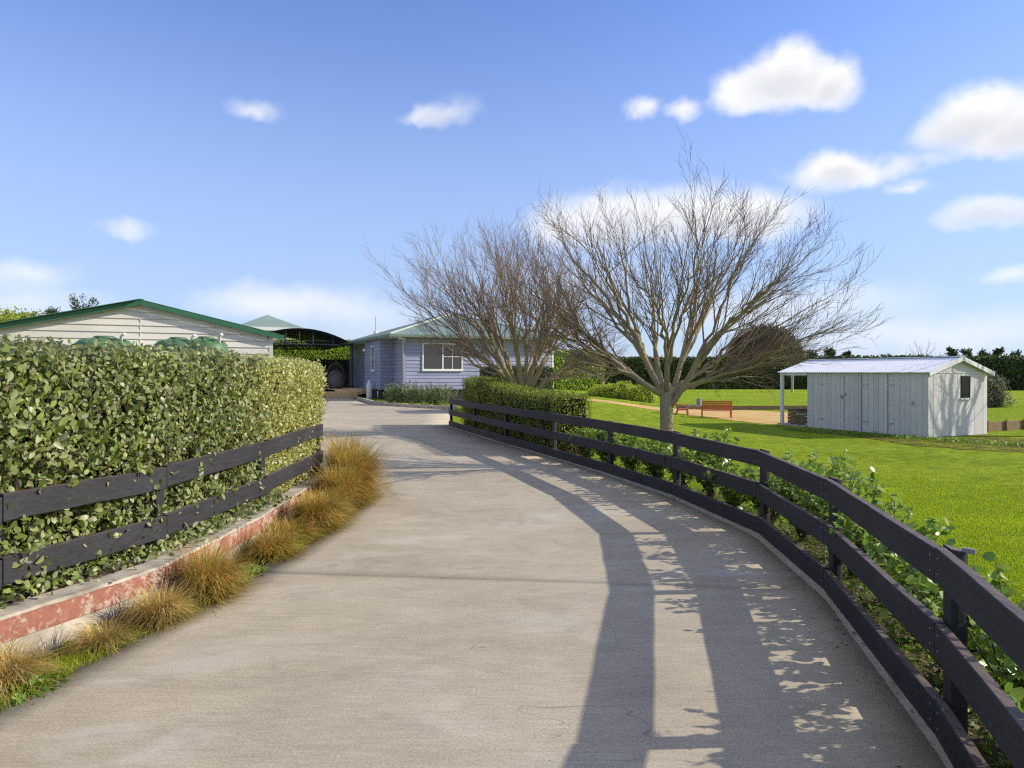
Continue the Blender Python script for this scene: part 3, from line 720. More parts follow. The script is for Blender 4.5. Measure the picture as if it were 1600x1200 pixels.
# low retaining wall with its red painted band
rw = empty('retaining_wall', (-2.42, 4.76, 0), 0, 'low pale concrete wall with flaking red paint below the left hedge', 'wall')
p, d, cum = path_frames(SLEEP)
def ribbon_wall(o0, o1, z0, z1, wav=0):
    pts = []; 
    for s in np.arange(0, cum[-1], .12):
        i = min(np.searchsorted(cum, s, side='right') - 1, len(d) - 1); q = p[i] + d[i] * (s - cum[i])
        dd = unit(np.array([d[max(i - 1, 0)] + d[i] + d[min(i + 1, len(d) - 1)]]))[0]; nr = np.array([dd[1], -dd[0]])
        w = wav * (math.sin(s * 7) * .5 + math.sin(s * 17 + 1) * .3 + random.uniform(-.4, .4))
        a = q + nr * o0; b = q + nr * o1; pts += [(*a, z0), (*b, z0 + w * .3), (*b, z1 + w), (*a, z1 + w)]
    k = len(pts) // 4; fs = []
    for j in range(k - 1):
        for r in range(4): fs.append((j * 4 + r, j * 4 + (r + 1) % 4, (j + 1) * 4 + (r + 1) % 4, (j + 1) * 4 + r))
    fs += [(3, 2, 1, 0), tuple((k - 1) * 4 + r for r in range(4))]
    return MB().add(pts, fs)
localize(rw, ribbon_wall(-.17, 0, -.1, .27, .006).build('wall', M['oldcrete'], rw))
localize(rw, ribbon_wall(.0015, .012, .125, .248, .005).build('painted_band', M['redband'], rw))

# ------------------------------------------------------------------ left clipped hedge (two plantings)
def build_left_hedge():
    near = [(-4.2, 1.4), (-3.55, 2.5), (-3.03, 3.91), (-2.68, 5.05), (-2.58, 6.75), (-2.57, 7.2)]
    h = empty('clipped_hedge', (-3.1, 4.5, .25), 0, 'big leaved dark olive green clipped hedge behind the left rail fence', 'hedge')
    Pn, Nn = hedge_samples(near, 1.15, .28, 1.72, 50000, 1, ('front', 'top', 'end1'), .13, .042, 4.2)
    # the hedge bellies out over the top rail and is thinner below
    fr = Nn[:, 0] > .5
    bulge = .09 * sst(.93, 1.1, Pn[:, 2]); Pn[:, 0] += np.where(fr, bulge, 0)
    low = fr & (Pn[:, 2] < .93); keep = ~low | (rng.uniform(0, 1, len(Pn)) < .8); Pn, Nn, fr = Pn[keep], Nn[keep], fr[keep]
    keep = rng.uniform(0, 1, len(Pn)) > sst(6.15, 7.15, Pn[:, 1]); Pn, Nn, fr = Pn[keep], Nn[keep], fr[keep]
    dist = np.hypot(Pn[:, 0], Pn[:, 1]); vis = fr & (Pn[:, 0] / Pn[:, 1] > -.76) & (Pn[:, 1] > 3.2)
    cand = np.where(vis)[0]; idx = cand[np.argsort(dist[cand])][:1500]; idx = rng.permutation(idx)[:285]
    oth = np.setdiff1d(np.arange(len(Pn)), idx)
    acc = Acc(); acc.add(leaves(Pn[oth], Nn[oth], .045, .75, .9, 1.05)); 
    # an inner layer that fills the depth
    Pi, Ni = hedge_samples(near, 1.15, .3, 1.69, 15000, 1, ('front', 'top'), .16, .03, 4.2); Pi = Pi - Ni * .075
    acc.add(leaves(Pi, Ni, .06, 1.2, .4, 1.05))
    yb = rng.uniform(2.6, 7.2, 6000); xb = np.interp(yb, [a[1] for a in near], [a[0] for a in near]) + rng.normal(.01, .10, len(yb)); zb_ = .275 + np.abs(rng.normal(0, .06, len(yb))) + np.where(xb < np.interp(yb, [a[1] for a in near], [a[0] for a in near]) + .04, np.abs(rng.normal(0, .10, len(yb))), 0)
    acc.add(leaves(np.stack([xb, yb, zb_], 1), np.tile([.6, -.2, .6], (len(yb), 1)), .045, .8, .5, 1.0))
    o = acc.build('foliage', M['feijoa'], h); localize(h, o)
    leaf_objects(h, Pn[idx] + Nn[idx] * .03, Nn[idx], .054, M['feijoa'], .6, .9, 1.0)
    localize(h, hedge_core(near, 1.15, .25, 1.71, .17, 1).build('shade_core', M['core'], h))
    tw = MB()
    # sprigs that reach out through and over the rails
    sp = []; sn = []
    for k in range(230):
        y = random.uniform(3.0, 6.95) if k % 2 else random.uniform(4.7, 6.9); x = float(np.interp(y, [a[1] for a in near], [a[0] for a in near])); z = random.choice((random.uniform(.33, .45), random.uniform(.58, .72), random.uniform(.9, 1.0), random.uniform(.3, .4)))
        pts = [Vector((x - .05, y, z))]; dr = Vector((random.uniform(.7, 1.1), random.uniform(-.5, .3), random.uniform(-.1, .6))).normalized(); ln = random.uniform(.18, .34)
        for j in range(4):
            dr = (dr + Vector((-.12, random.uniform(-.25, .15), .33))).normalized(); pts.append(pts[-1] + dr * ln / 4)
        tw.tube(pts, [.0045, .004, .003, .0025, .0015], 4)
        for j in range(1, 5):
            for s in range(4):
                sp.append(pts[j] + Vector((random.uniform(-.01, .01),) * 3)); sn.append((.6 + random.uniform(-.3, .3), -.4, .5))
    for k in range(70):    # woody stems inside
        y = random.uniform(2.8, 6.6); x = float(np.interp(y, [a[1] for a in near], [a[0] for a in near])); a = Vector((x - .12, y, .27))
        tw.tube([a, a + Vector((.05, random.uniform(-.1, .1), .3)), a + Vector((.1, random.uniform(-.2, .2), .62)), a + Vector((.12, random.uniform(-.3, .3), random.uniform(.8, 1.3)))], [.011, .009, .006, .003], 5)
    o = tw.build('twigs', M['stem'], h); o['kind'] = 'stuff'; localize(h, o)
    acc2 = Acc(); acc2.add(leaves(np.array(sp), unit(np.array(sn)), .055, .6, .8, 1.0)); localize(h, acc2.build('sprig_leaves', M['feijoa'], h))
    # the paler planting at the far end
    far = [(-2.61, 6.1), (-2.56, 7.6), (-2.58, 8.9), (-2.60, 9.25)]
    g = empty('clipped_hedge', (-3.1, 8, .25), 0, 'pale yellow green fine leaved hedge end at the bend of the driveway', 'hedge')
    Pg, Ng = hedge_samples(far, 1.15, .28, lambda s: 1.71 - .0 * s, 46000, 1, ('front', 'top', 'end1'), .2, .03, 4)
    keep = rng.uniform(0, 1, len(Pg)) < sst(5.95, 7.0, Pg[:, 1]); Pg, Ng = Pg[keep], Ng[keep]
    fr = Ng[:, 0] > .5; Pg[:, 0] += np.where(fr, .07 * sst(.93, 1.1, Pg[:, 2]), 0)
    ac = Acc(); ac.add(leaves(Pg, Ng, .036, .8, .7, 1.1)); localize(g, ac.build('foliage', M['palehedge'], g))
    localize(g, hedge_core(far[1:], 1.15, .25, 1.71, .10, 1).build('shade_core', M['core'], g))
build_left_hedge()

# ------------------------------------------------------------------ bronze sedge tufts of the left verge
def tuft(x, y, r, h, n, mat, name, label, cat, group, lean=(.25, 0.0), z=None, width=.0032):
    z = float(gz(x, y)) if z is None else z
    t = empty(name, (x, y, z), 0, label, cat, group)
    a = rng.uniform(0, 2 * math.pi, n); rr = r * .32 * np.sqrt(rng.uniform(0, 1, n)); base = np.stack([rr * np.cos(a), rr * np.sin(a), np.zeros(n)], 1)
    a2 = a + rng.normal(0, 1.5, n); L = h * rng.uniform(.55, 1.25, n); out = rng.beta(2, 1.6, n) * r * 1.15; thatch = rng.uniform(0, 1, n) < .3; L = np.where(thatch, L * .42, L); out = np.where(thatch, out * 1.35, out); lean = (lean[0] + random.uniform(-.14, .14), lean[1] + random.uniform(-.2, .2))
    dx = out * np.cos(a2) + lean[0] * L; dy = out * np.sin(a2) + lean[1] * L
    V = np.empty((n, 9, 3)); ts = [0, .35, .65, .87, 1.0]; side = np.stack([-np.sin(a2), np.cos(a2), np.zeros(n)], 1) * (width * rng.uniform(.6, 1.4, n))[:, None]
    droop = rng.uniform(.35, 1.0, n)
    for i, s in enumerate(ts):
        zz = L * (1.25 * s - droop * .95 * s ** 2.3); c = base + np.stack([dx * s ** 1.5, dy * s ** 1.5, np.maximum(zz, .004)], 1)
        c += rng.normal(0, .006, (n, 3)) * s
        if i < 4: V[:, i * 2] = c - side * (1 - s * .55); V[:, i * 2 + 1] = c + side * (1 - s * .55)
        else: V[:, 8] = c
    T = np.array([(0, 1, 3), (0, 3, 2), (2, 3, 5), (2, 5, 4), (4, 5, 7), (4, 7, 6), (6, 7, 8)])
    T = (T[None] + (np.arange(n) * 9)[:, None, None]).reshape(-1, 3)
    o = link('blades', np_mesh('blades', V.reshape(-1, 3), T, mat), t); o['kind'] = 'stuff'
    return t
tufts = [  # x, y, radius, height, label
    (-2.58, 3.5, .23, .22, 'nearest bronze grass tuft, cut by the left edge of the photo'),
    (-2.37, 4.0, .17, .17, 'small dry tuft second from the left edge of the photo'),
    (-2.27, 4.42, .21, .24, 'straw coloured tuft before the tallest tuft by the red wall'),
    (-2.15, 4.86, .27, .36, 'tall spiky orange tuft overlapping the red wall'),
    (-2.10, 6.0, .22, .24, 'short tuft beyond the green weeds on the verge'),
    (-2.12, 6.55, .25, .22, 'orange tuft in the middle of the long row of sedges'),
    (-2.04, 7.05, .30, .37, 'orange tuft below the joint of the left fence rails'),
    (-2.10, 7.65, .27, .27, 'third tuft from the far end of the sedge row'),
    (-2.02, 8.2, .34, .46, 'broad orange tuft second from the far end of the row'),
    (-2.08, 8.8, .36, .62, 'tall dense tuft spilling onto the concrete at the fence end'),
    (-2.22, 9.25, .34, .68, 'farthest tall bronze tuft at the corner of the pale hedge')]
for (x, y, r, h, lb) in tufts:
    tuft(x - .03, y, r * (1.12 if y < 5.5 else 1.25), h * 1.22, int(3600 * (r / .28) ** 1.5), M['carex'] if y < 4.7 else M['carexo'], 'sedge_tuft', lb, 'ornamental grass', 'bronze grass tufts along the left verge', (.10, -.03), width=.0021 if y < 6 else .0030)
def weeds(x, y, r, n, size, label, name='weed_clump'):
    z = float(gz(x, y)); t = empty(name, (x, y, z), 0, label, 'weeds', 'green weeds on the verge')
    a = rng.uniform(0, 2 * math.pi, n); q = r * np.sqrt(rng.uniform(0, 1, n)); Pp = np.stack([q * np.cos(a), q * np.sin(a) * 1.6, rng.uniform(.01, .10, n) * (1.2 - q / r)], 1)
    ac = Acc(); ac.add(leaves(Pp, np.tile([.2, -.2, .9], (n, 1)), size, .6, .7, .75)); ac.build('leaves', M['weed'], t)
weeds(-2.14, 5.4, .20, 1300, .045, 'green weed clump at the concrete edge beyond the tall orange tuft')
weeds(-2.42, 3.45, .15, 700, .035, 'green weeds at the concrete edge by the nearest bronze tuft')

# ------------------------------------------------------------------ shrubs behind the right-hand fence
def shrub(x, y, h, r, nl, label, objs, size=.062):
    z = float(gz(x, y)) - .01; t = empty('young_shrub', (x, y, z), 0, label, 'shrub', 'young leafy shrubs along the rail fence')
    Pt = []; Nn = []; ns = max(5, int(nl / 24))
    for k in range(ns):
        a = random.uniform(0, 2 * math.pi); q = r * random.uniform(.3, 1.0); hh = h * random.uniform(.62, 1.08) * (1.05 - .3 * q / r)
        tip = Vector((q * math.cos(a), q * math.sin(a), hh)); pts = [Vector((random.uniform(-.03, .03), random.uniform(-.03, .03), 0))]
        for j in range(1, 6):
            f = j / 5; pts.append(Vector((tip.x * f ** 1.25, tip.y * f ** 1.25, tip.z * f)) + Vector((random.uniform(-.02, .02), random.uniform(-.02, .02), 0)))
        MB().tube(pts, [.007, .006, .005, .004, .003, .002], 5).build('stem', M['stem'], t, True)
        for j in range(int(nl / ns)):
            f = 1 - random.random() ** 1.3 * .72; i = min(int(f * 5), 4); c = pts[i].lerp(pts[i + 1], f * 5 - i) if i < 5 else pts[5]
            oa = random.uniform(0, 2 * math.pi); o = Vector((math.cos(oa), math.sin(oa), random.uniform(.1, .9)))
            Pt.append(c + o * .012); Nn.append((o.x * .45, o.y * .45, .8))
    Pt = np.array(Pt); Nn = unit(np.array(Nn))
    if objs:
        k = min(len(Pt), objs); a = t.matrix_basis; off = np.array([x, y, z])
        leaf_objects(t, Pt[:k] + off, Nn[:k], size, M['gris'], .45, .5, 1.15)
        Pt, Nn = Pt[k:], Nn[k:]
    if len(Pt):
        ac = Acc(); ac.add(leaves(Pt, Nn, size, .45, .5, 1.25)); ac.build('foliage', M['gris'], t)
shr = [  # distance along (y), offset from fence, height, radius, leaves
    (1.75, .36, .66, .24, 240, 'nearest leafy shrub behind the fence, cut by the right edge'),
    (2.35, .40, .72, .26, 260, 'leafy shrub filling the lower right corner behind the rails'),
    (2.95, .46, .80, .27, 260, 'leafy shrub just right of the nearest fence post'),
    (3.55, .38, .62, .25, 240, 'low shrub just beyond the nearest fence post'),
    (4.15, .40, .68, .25, 240, 'shrub midway along the nearest full fence span'),
    (4.75, .40, .76, .27, 260, 'shrub tips over the rail before the second post'),
    (5.4, .40, .88, .28, 280, 'tall shrub right behind the second nearest post'),
    (5.95, .46, .92, .28, 280, 'tall shrub standing well above the rail past the second post'),
    (6.6, .40, .84, .28, 260, 'shrub behind the post at the outermost bend of the fence'),
    (7.3, .40, .62, .25, 220, 'sparse shrub with bare stems past the bend post'),
    (8.0, .36, .68, .27, 230, 'shrub two back from the bend with grass showing below'),
    (8.7, .42, .94, .28, 260, 'shrub rising above the rail right of the front tree trunk'),
    (9.4, .40, .74, .28, 240, 'shrub below the trunk of the front bare tree'),
    (10.1, .40, .70, .28, 240, 'shrub left of the front tree trunk under the rail'),
    (10.9, .40, .72, .28, 230, 'shrub behind the fence post left of the front tree'),
    (11.7, .42, .70, .28, 230, 'shrub second from the low hedge end'),
    (12.5, .42, .66, .28, 220, 'shrub nearest the end of the low clipped hedge')]
for (y, o, h, r, nl, lb) in shr: shrub(float(fence_x(y)) + o - .06, y, h * 1.04, r * 1.5, int(nl * (3.1 if y < 6.2 else 5.2)), lb, 290 if y < 6.2 else 0, .062)

# ------------------------------------------------------------------ clipped hedges near the house
lowp = [(fence_x(y) + .17, y) for y in (13.25, 15.8, 18.3, 21.2)]
lh = empty('clipped_hedge', (0, 17, 0), 0, 'low clipped green hedge behind the far end of the rail fence', 'hedge')
zl = lambda s: 1.17 + .26 * sst(.25, .75, s)
Pn, Nn = hedge_samples(lowp, .70, -.05, zl, 42000, -1, ('front', 'top', 'end0', 'back'), .12, .03, 3)
ac = Acc(); ac.add(leaves(Pn, Nn, .034, .8, .6, 1.1)); localize(lh, ac.build('foliage', M['boxhedge'], lh))
localize(lh, hedge_core(lowp, .70, -.1, zl, .09, -1).build('shade_core', M['core'], lh))
st_ = MB()
for k in range(14):
    a = Vector((float(fence_x(13.3)) + .2 + random.uniform(0, .5), 13.2 + random.uniform(0, .15), -.08)); st_.tube([a, a + Vector((random.uniform(-.08, .08), 0, .25)), a + Vector((random.uniform(-.12, .12), .03, .5))], [.012, .009, .006], 5)
localize(lh, st_.build('stems', M['stem'], lh))
bh = empty('clipped_hedge', (1, 25.5, 0), 0, 'dark block of clipped hedge by the house behind the left tree', 'hedge')
bp = [(-.75, 25.4), (.55, 26.0), (1.62, 26.5)]
Pn, Nn = hedge_samples(bp, 1.2, -.05, 1.80, 22000, 1, ('front', 'top', 'end0', 'end1'), .12, .03, 3)
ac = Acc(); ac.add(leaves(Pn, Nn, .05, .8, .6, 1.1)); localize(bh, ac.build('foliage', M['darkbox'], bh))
localize(bh, hedge_core(bp, 1.2, -.1, 1.80, .08, 1).build('shade_core', M['core'], bh))

# ------------------------------------------------------------------ bare trees
def bez(a, b, c, n):
    return [a * (1 - t) ** 2 + b * 2 * t * (1 - t) + c * t * t for t in [i / n for i in range(n + 1)]]
def bare_tree(name, x, y, trunk_r, fork, tips, label, mats, dens=(9, 7, 4), seed=1, spread=1.0, lean=(0, 0), nb=7, lf=.45, sc=(1, 1)):
    rd = random.Random(seed); z = float(gz(x, y)) - .03
    t = empty(name, (x, y, z), 0, label, 'tree', 'bare winter trees')
    barkm, twigm = mats; tw = MB(); mid = MB()
    fk = Vector((lean[0], lean[1], fork))
    trunk = MB(); tp = [Vector((0, 0, -.1)), Vector((lean[0] * .1, lean[1] * .1, .12)), Vector((lean[0] * .35, lean[1] * .3, fork * .4)), Vector((lean[0] * .7, lean[1] * .7, fork * .75)), fk, fk + Vector((lean[0] * .1, 0, .16))]
    trunk.tube(tp, [trunk_r * 1.5, trunk_r * 1.12, trunk_r * .98, trunk_r * 1.0, trunk_r * 1.05, trunk_r * .6], 14)
    trunk.build('trunk', barkm, t, True)
    def wobble(pts, amp):
        return [p + Vector((rd.gauss(0, amp), rd.gauss(0, amp), rd.gauss(0, amp))) if 0 < i < len(pts) - 0 else p for i, p in enumerate(pts)]
    def sub(pts, rads, level, lo, hi, nchild, lenf):
        m = len(pts)
        for k in range(nchild):
            f = lo + (hi - lo) * (k + rd.random()) / nchild; q = f * (m - 1); i = min(int(q), m - 2); p = pts[i].lerp(pts[i + 1], q - i)
            d = (pts[i + 1] - pts[i]).normalized(); r0 = (rads[i] * (1 - (q - i)) + rads[i + 1] * (q - i))
            o = Vector((rd.gauss(0, 1), rd.gauss(0, 1), rd.gauss(0, 1))); o = (o - d * o.dot(d)).normalized()
            ang = rd.uniform(.20, .58) if level < 3 else rd.uniform(.30, .85)
            nd = (d * math.cos(ang) + o * math.sin(ang) + Vector((0, 0, rd.uniform(.0, .17)))).normalized()
            ln = lenf * rd.uniform(.55, 1.25) * (1.15 - .5 * f)
            n = 5 if level < 3 else 3; pp = [p]; dd = nd
            for j in range(n):
                dd = (dd + Vector((rd.gauss(0, .075), rd.gauss(0, .075), rd.gauss(.03, .07)))).normalized(); pp.append(pp[-1] + dd * ln / n)
            rs = max(min(r0 * .62, .016 if level == 1 else .0068 if level == 2 else .0038), .0025); rr_ = [rs * (1 - .72 * j / n) + .0004 for j in range(n + 1)]
            if level == 1: mid.tube(pp, rr_, 5, False)
            else: tw.tube(pp, rr_, 3, False)
            if level < 3: sub(pp, rr_, level + 1, .12, 1.0, dens[level], lenf * (.46 if level == 1 else .5))
    tips = [(a * sc[0], b * sc[0], fork + (c - fork) * sc[1], r) for a, b, c, r in tips]
    # main boughs gather the limbs that leave in about the same direction
    vs = [Vector((a, b, c - z)) - fk for a, b, c, _ in tips]; cen = [v.normalized() for v in vs[:nb]]
    for it in range(6):
        lab = [max(range(len(cen)), key=lambda k: v.normalized().dot(cen[k])) for v in vs]
        cen = [(sum((v.normalized() for v, l in zip(vs, lab) if l == k), Vector()) or cen[k]).normalized() for k in range(len(cen))]
    boughs = []
    for k, cdir in enumerate(cen):
        mem = [v for v, l in zip(vs, lab) if l == k]
        if len(mem) < 2: boughs.append(None); continue
        ln = min(v.length for v in mem) * rd.uniform(.24, .40); flat = Vector((cdir.x, cdir.y, 0))
        a = fk + (flat.normalized() * trunk_r * .3 if flat.length > .05 else Vector()) + Vector((0, 0, rd.uniform(-.30, .02)))
        e = fk + cdir * ln; pts = bez(a, a.lerp(e, .5) + flat * ln * .10 - Vector((0, 0, .04)), e, 6); r1 = trunk_r * rd.uniform(.40, .52)
        boughs.append((pts, cdir, r1)); MB().tube(pts, [r1 * 1.12 - r1 * .32 * i / 6 for i in range(7)], 10).build('bough', barkm, t, True)
    for (dx, dy, dz, r), lb_ in zip(tips, lab):
        tip = Vector((dx, dy, dz - z)); v = tip - fk; ln = v.length
        if boughs[lb_]:
            bp_, cd, r1 = boughs[lb_]; q = rd.uniform(.55, 1) * 6; i = min(int(q), 5); st0 = bp_[i].lerp(bp_[i + 1], q - i); r = min(r * .72, r1 * .66)
            ctrl = st0 + cd * ln * .22 + (tip - st0) * .22 + Vector((rd.gauss(0, .07), rd.gauss(0, .07), .06))
            pts = wobble(bez(st0, ctrl, tip, 12), .022 * spread); rads = [r * (1 - .9 * (i / 12) ** .8) + .002 for i in range(13)]
            MB().tube(pts, rads, 8, False).build('limb', barkm, t, True); sub(pts, rads, 1, .12, .97, dens[0], ln * lf); continue
        out = Vector((v.x, v.y, 0)); ctrl = fk + Vector((v.x * .42, v.y * .42, v.z * .40 + (.10 if v.z > .8 else .25))) + Vector((rd.gauss(0, .12), rd.gauss(0, .12), 0))
        st0 = fk + Vector((v.x, v.y, 0)).normalized() * trunk_r * .45 + Vector((0, 0, rd.uniform(-.22, .10)))
        pts = wobble(bez(st0, ctrl, tip, 12), .022 * spread)
        rads = [r * (1 - .9 * (i / 12) ** .8) + .002 for i in range(13)]
        MB().tube(pts, rads, 8, False).build('limb', barkm, t, True)
        sub(pts, rads, 1, .16, .97, dens[0], ln * .34)
        # the leader splits towards its end
    o = mid.build('branches', barkm, t, True); o['kind'] = 'stuff'
    o = tw.build('twigs', twigm, t); o['kind'] = 'stuff'
    return t
# front tree: dx right, dy away, absolute height of the tip, limb radius
T1 = [(-2.2, .3, 5.2, .055), (-2.5, -.4, 3.9, .06), (-.85, .4, 5.2, .06), (.55, 0, 5.75, .06), (1.9, .5, 4.85, .055), (2.5, -.3, 4.5, .06), (3.1, .3, 3.5, .06),
      (3.35, -.2, 2.95, .05), (2.2, -.6, 2.15, .045), (-2.0, -.3, 2.6, .055), (-2.4, .6, 2.2, .04), (1.25, .5, 1.75, .035), (1.75, .3, 1.6, .03), (.2, -2.2, 4.3, .055), (-.9, -2.0, 3.6, .05),
      (1.3, -2.1, 3.7, .05), (.3, 2.4, 4.5, .055), (-1.3, 2.0, 4.0, .05), (1.6, 2.1, 3.9, .05), (-1.55, -.9, 4.8, .055), (1.25, -.8, 5.1, .055), (-.2, .9, 5.3, .05), (-1.9, .8, 4.5, .05), (.9, 1.2, 5.2, .05), (2.4, .9, 3.6, .05), (2.0, -1.3, 4.0, .05), (-1.2, -1.4, 4.2, .045), (-2.9, .1, 3.3, .05), (-2.75, -.5, 2.8, .045), (3.3, .2, 2.4, .045), (2.9, -.4, 2.75, .045), (1.9, .2, 1.9, .035), (-3.0, .4, 4.2, .05), (2.7, .1, 2.6, .045), (-2.3, -.2, 3.2, .045), (.6, -1.6, 4.8, .045), (1.7, .2, 5.3, .045)]
bare_tree('bare_tree', 2.66, 11.75, .112, 1.36, T1, 'front bare tree with pale lichened trunk beside the fence on the lawn', (M['bark'], M['twig']), (7, 6, 4), 5, nb=8, sc=(.90, .70))
T2 = [(-3.75, -.2, 4.3, .075), (-3.4, .5, 3.4, .06), (-3.2, -.2, 2.9, .05), (2.3, .1, 2.2, .04), (-2.9, -.4, 5.0, .065), (-1.6, .3, 5.1, .065), (-.9, -.2, 5.35, .06), (.1, .3, 5.2, .06), (1.0, -.3, 4.9, .06), (1.9, .2, 4.4, .06),
      (2.4, -.3, 3.4, .055), (2.5, .4, 2.6, .045), (1.9, -.4, 1.9, .04), (-.5, -2.3, 4.5, .06), (.6, -2.2, 4.3, .055), (-1.8, -2.0, 4.2, .055), (-.5, 2.4, 4.7, .06), (1.2, 2.0, 4.2, .055), (-2.0, 1.9, 4.4, .055),
      (-2.3, 0, 4.4, .055), (-.3, -.9, 5.2, .055), (1.4, .9, 4.6, .05), (-3.1, -.8, 4.2, .06), (-1.2, .8, 5.0, .055), (-2.2, .6, 4.7, .055), (.5, -.8, 5.0, .055), (-.9, -1.4, 4.8, .055), (.8, 1.2, 4.8, .05), (1.7, -.7, 4.0, .05), (2.1, .8, 3.4, .05), (-2.7, .2, 3.6, .05), (-.4, .6, 5.2, .05), (1.4, -1.4, 3.7, .05)]
bare_tree('bare_tree', .42, 18.3, .15, 1.25, T2, 'left bare tree with dense reddish twigs rising behind the low hedge', (M['bark2'], M['twig2']), (9, 6, 5), 9, 1.3, (-.12, 0), 10, sc=(.89, .83))

# ------------------------------------------------------------------ buildings: shared makers
VX = R(25.0)
def wboards(parent, x0, x1, z0, z1, pitch, mat, y=0.0, gable=None, axis='x', face=-1, name='weatherboard'):
    "lapped boards on the plane y (axis x) or x (axis y); gable: function z -> (x0, x1)"
    z = z0
    while z < z1 - .03:
        zt = min(z + pitch, z1); a0, a1 = (x0, x1); b0, b1 = a0, a1
        if gable: a0, a1 = gable(z); b0, b1 = gable(zt)
        if a1 - a0 < .1: break
        f = face; lo, hi = .036 * f, .008 * f
        def q(x, yy, zz): return (x, y + yy, zz) if axis == 'x' else (y + yy, x, zz)
        v = [q(a0, lo, z + .004), q(a1, lo, z + .004), q(a1, 0, z + .004), q(a0, 0, z + .004), q(b0, hi, zt), q(b1, hi, zt), q(b1, 0, zt), q(b0, 0, zt)]
        MB().hexa(v).build(name, mat, parent); z = zt
def corrugated(parent, name, mat, org, ux, uy, width, lenf, pitch=.076, amp=.009):
    """sheet from org: ux along the eave, uy up the slope (unit vectors); lenf(s) gives the (start, end) run at position s"""
    org, ux, uy = Vector(org), Vector(ux), Vector(uy); nn = ux.cross(uy).normalized(); n = max(8, int(width / pitch * 4)); vs = []; fs = []
    for i in range(n + 1):
        s = width * i / n; a, b = lenf(s); o = nn * amp * math.sin(2 * math.pi * s / pitch)
        vs += [org + ux * s + uy * a + o, org + ux * s + uy * b + o]
    for i in range(n): fs.append((2 * i, 2 * i + 2, 2 * i + 3, 2 * i + 1))
    return MB().add(vs, fs).build(name, mat, parent, True)
def window(parent, x0, x1, z0, z1, y=-.03, axis='x', face=-1, fr=.06, mull=(), bars=(), mat=None, deep=.05):
    mat = mat or M['white']; m = MB()
    def bx(mm, a, b, c, d, e, f):   # a..b along wall, c..d out of it, e..f height
        c, d = sorted((y + c * face, y + d * face))
        mm.box(a, b, c, d, e, f) if axis == 'x' else mm.box(c, d, a, b, e, f)
    fo = MB(); bx(fo, x0, x1, -.01, .035, z0, z0 + fr); bx(fo, x0, x1, -.01, .035, z1 - fr, z1); bx(fo, x0, x0 + fr, -.01, .034, z0 + fr, z1 - fr); bx(fo, x1 - fr, x1, -.01, .034, z0 + fr, z1 - fr)
    w = fo.build('window', mat, parent)
    s_ = MB(); bx(s_, x0 - .03, x1 + .03, 0, .07, z0 - .045, z0 - .002); s_.build('sill', mat, w)
    g = MB(); bx(g, x0 + fr, x1 - fr, -.012, .004, z0 + fr, z1 - fr); g.build('pane', M['glass'], w)
    for a in mull:
        q = MB(); bx(q, a - .035, a + .035, 0, .033, z0 + fr, z1 - fr); q.build('mullion', mat, w)
    for (a, b, c, d) in bars:
        q = MB(); bx(q, a, b, .002, .022, c, d); q.build('glazing_bar', mat, w)
    return w

# ------------------------------------------------------------------ lavender house
HC = Vector(((632 - 800) / F * 33.0, 33.0, 0)); HG = .26; FL = .80; EV = 3.42
house = empty('house', (HC.x, HC.y, HG), VX, 'lavender weatherboard house with a green hipped roof', 'house')
W_, Dp = 8.15, 13.0; base = FL - HG; ev = EV - HG
# local: x right along the front, y back, z up from the ground there
wboards(house, .06, W_ - .06, base, ev, .178, M['lavender'], 0)
MB().box(-.018, .07, -.035, .06, base - .02, ev).build('corner_board', M['lavender'], house)
MB().box(W_ - .07, W_ + .018, -.035, .06, base - .02, ev).build('corner_board', M['white'], house)
wboards(house, .08, 2.0, base, ev, .178, M['lavender'], 0, None, 'y')
BX = -.68                                   # the bay that steps out on the left
wboards(house, BX, -.03, base, ev, .178, M['lavender'], 2.0)
wboards(house, 2.02, 5.4, base, ev, .178, M['lavender'], BX, None, 'y')
wboards(house, 5.42, Dp, base, ev, .178, M['lavender'], .5, None, 'y')
MB().box(BX - .03, BX + .03, 1.965, 2.03, base - .02, ev).build('corner_board', M['lavender'], house)
core = MB(); core.box(.02, W_ - .02, .02, Dp, base - .05, ev - .01); core.box(BX + .02, .02, 2.02, 5.4, base - .05, ev - .012); core.build('wall', M['lavender'], house)
sk = MB(); sk.box(.06, W_ - .06, .08, Dp - .1, -.3, base - .05); sk.box(BX + .08, .06, 2.08, 5.34, -.3, base - .052); sk.build('base_boards', M['darkbase'], house)
wboards(house, W_ * 0 + .1, Dp, base, ev, .178, M['lavender'], W_, None, 'y', 1)
window(house, .88, 2.98, 1.48, 2.82, -.042, fr=.065, mull=(1.93,), bars=((2.42, 2.45, 1.545, 2.755), (1.965, 2.915, 2.14, 2.17)))
window(house, 3.0, 3.75, 1.45, 2.78, BX - .042, 'y', fr=.07, bars=((3.36, 3.39, 1.52, 2.71), (3.07, 3.68, 2.1, 2.13)))
for a, b in ((6.0, 6.9), (7.2, 8.0), (10.2, 11.6)): window(house, a, b, 1.42, 2.7,   .5 - .042, 'y', fr=.06)
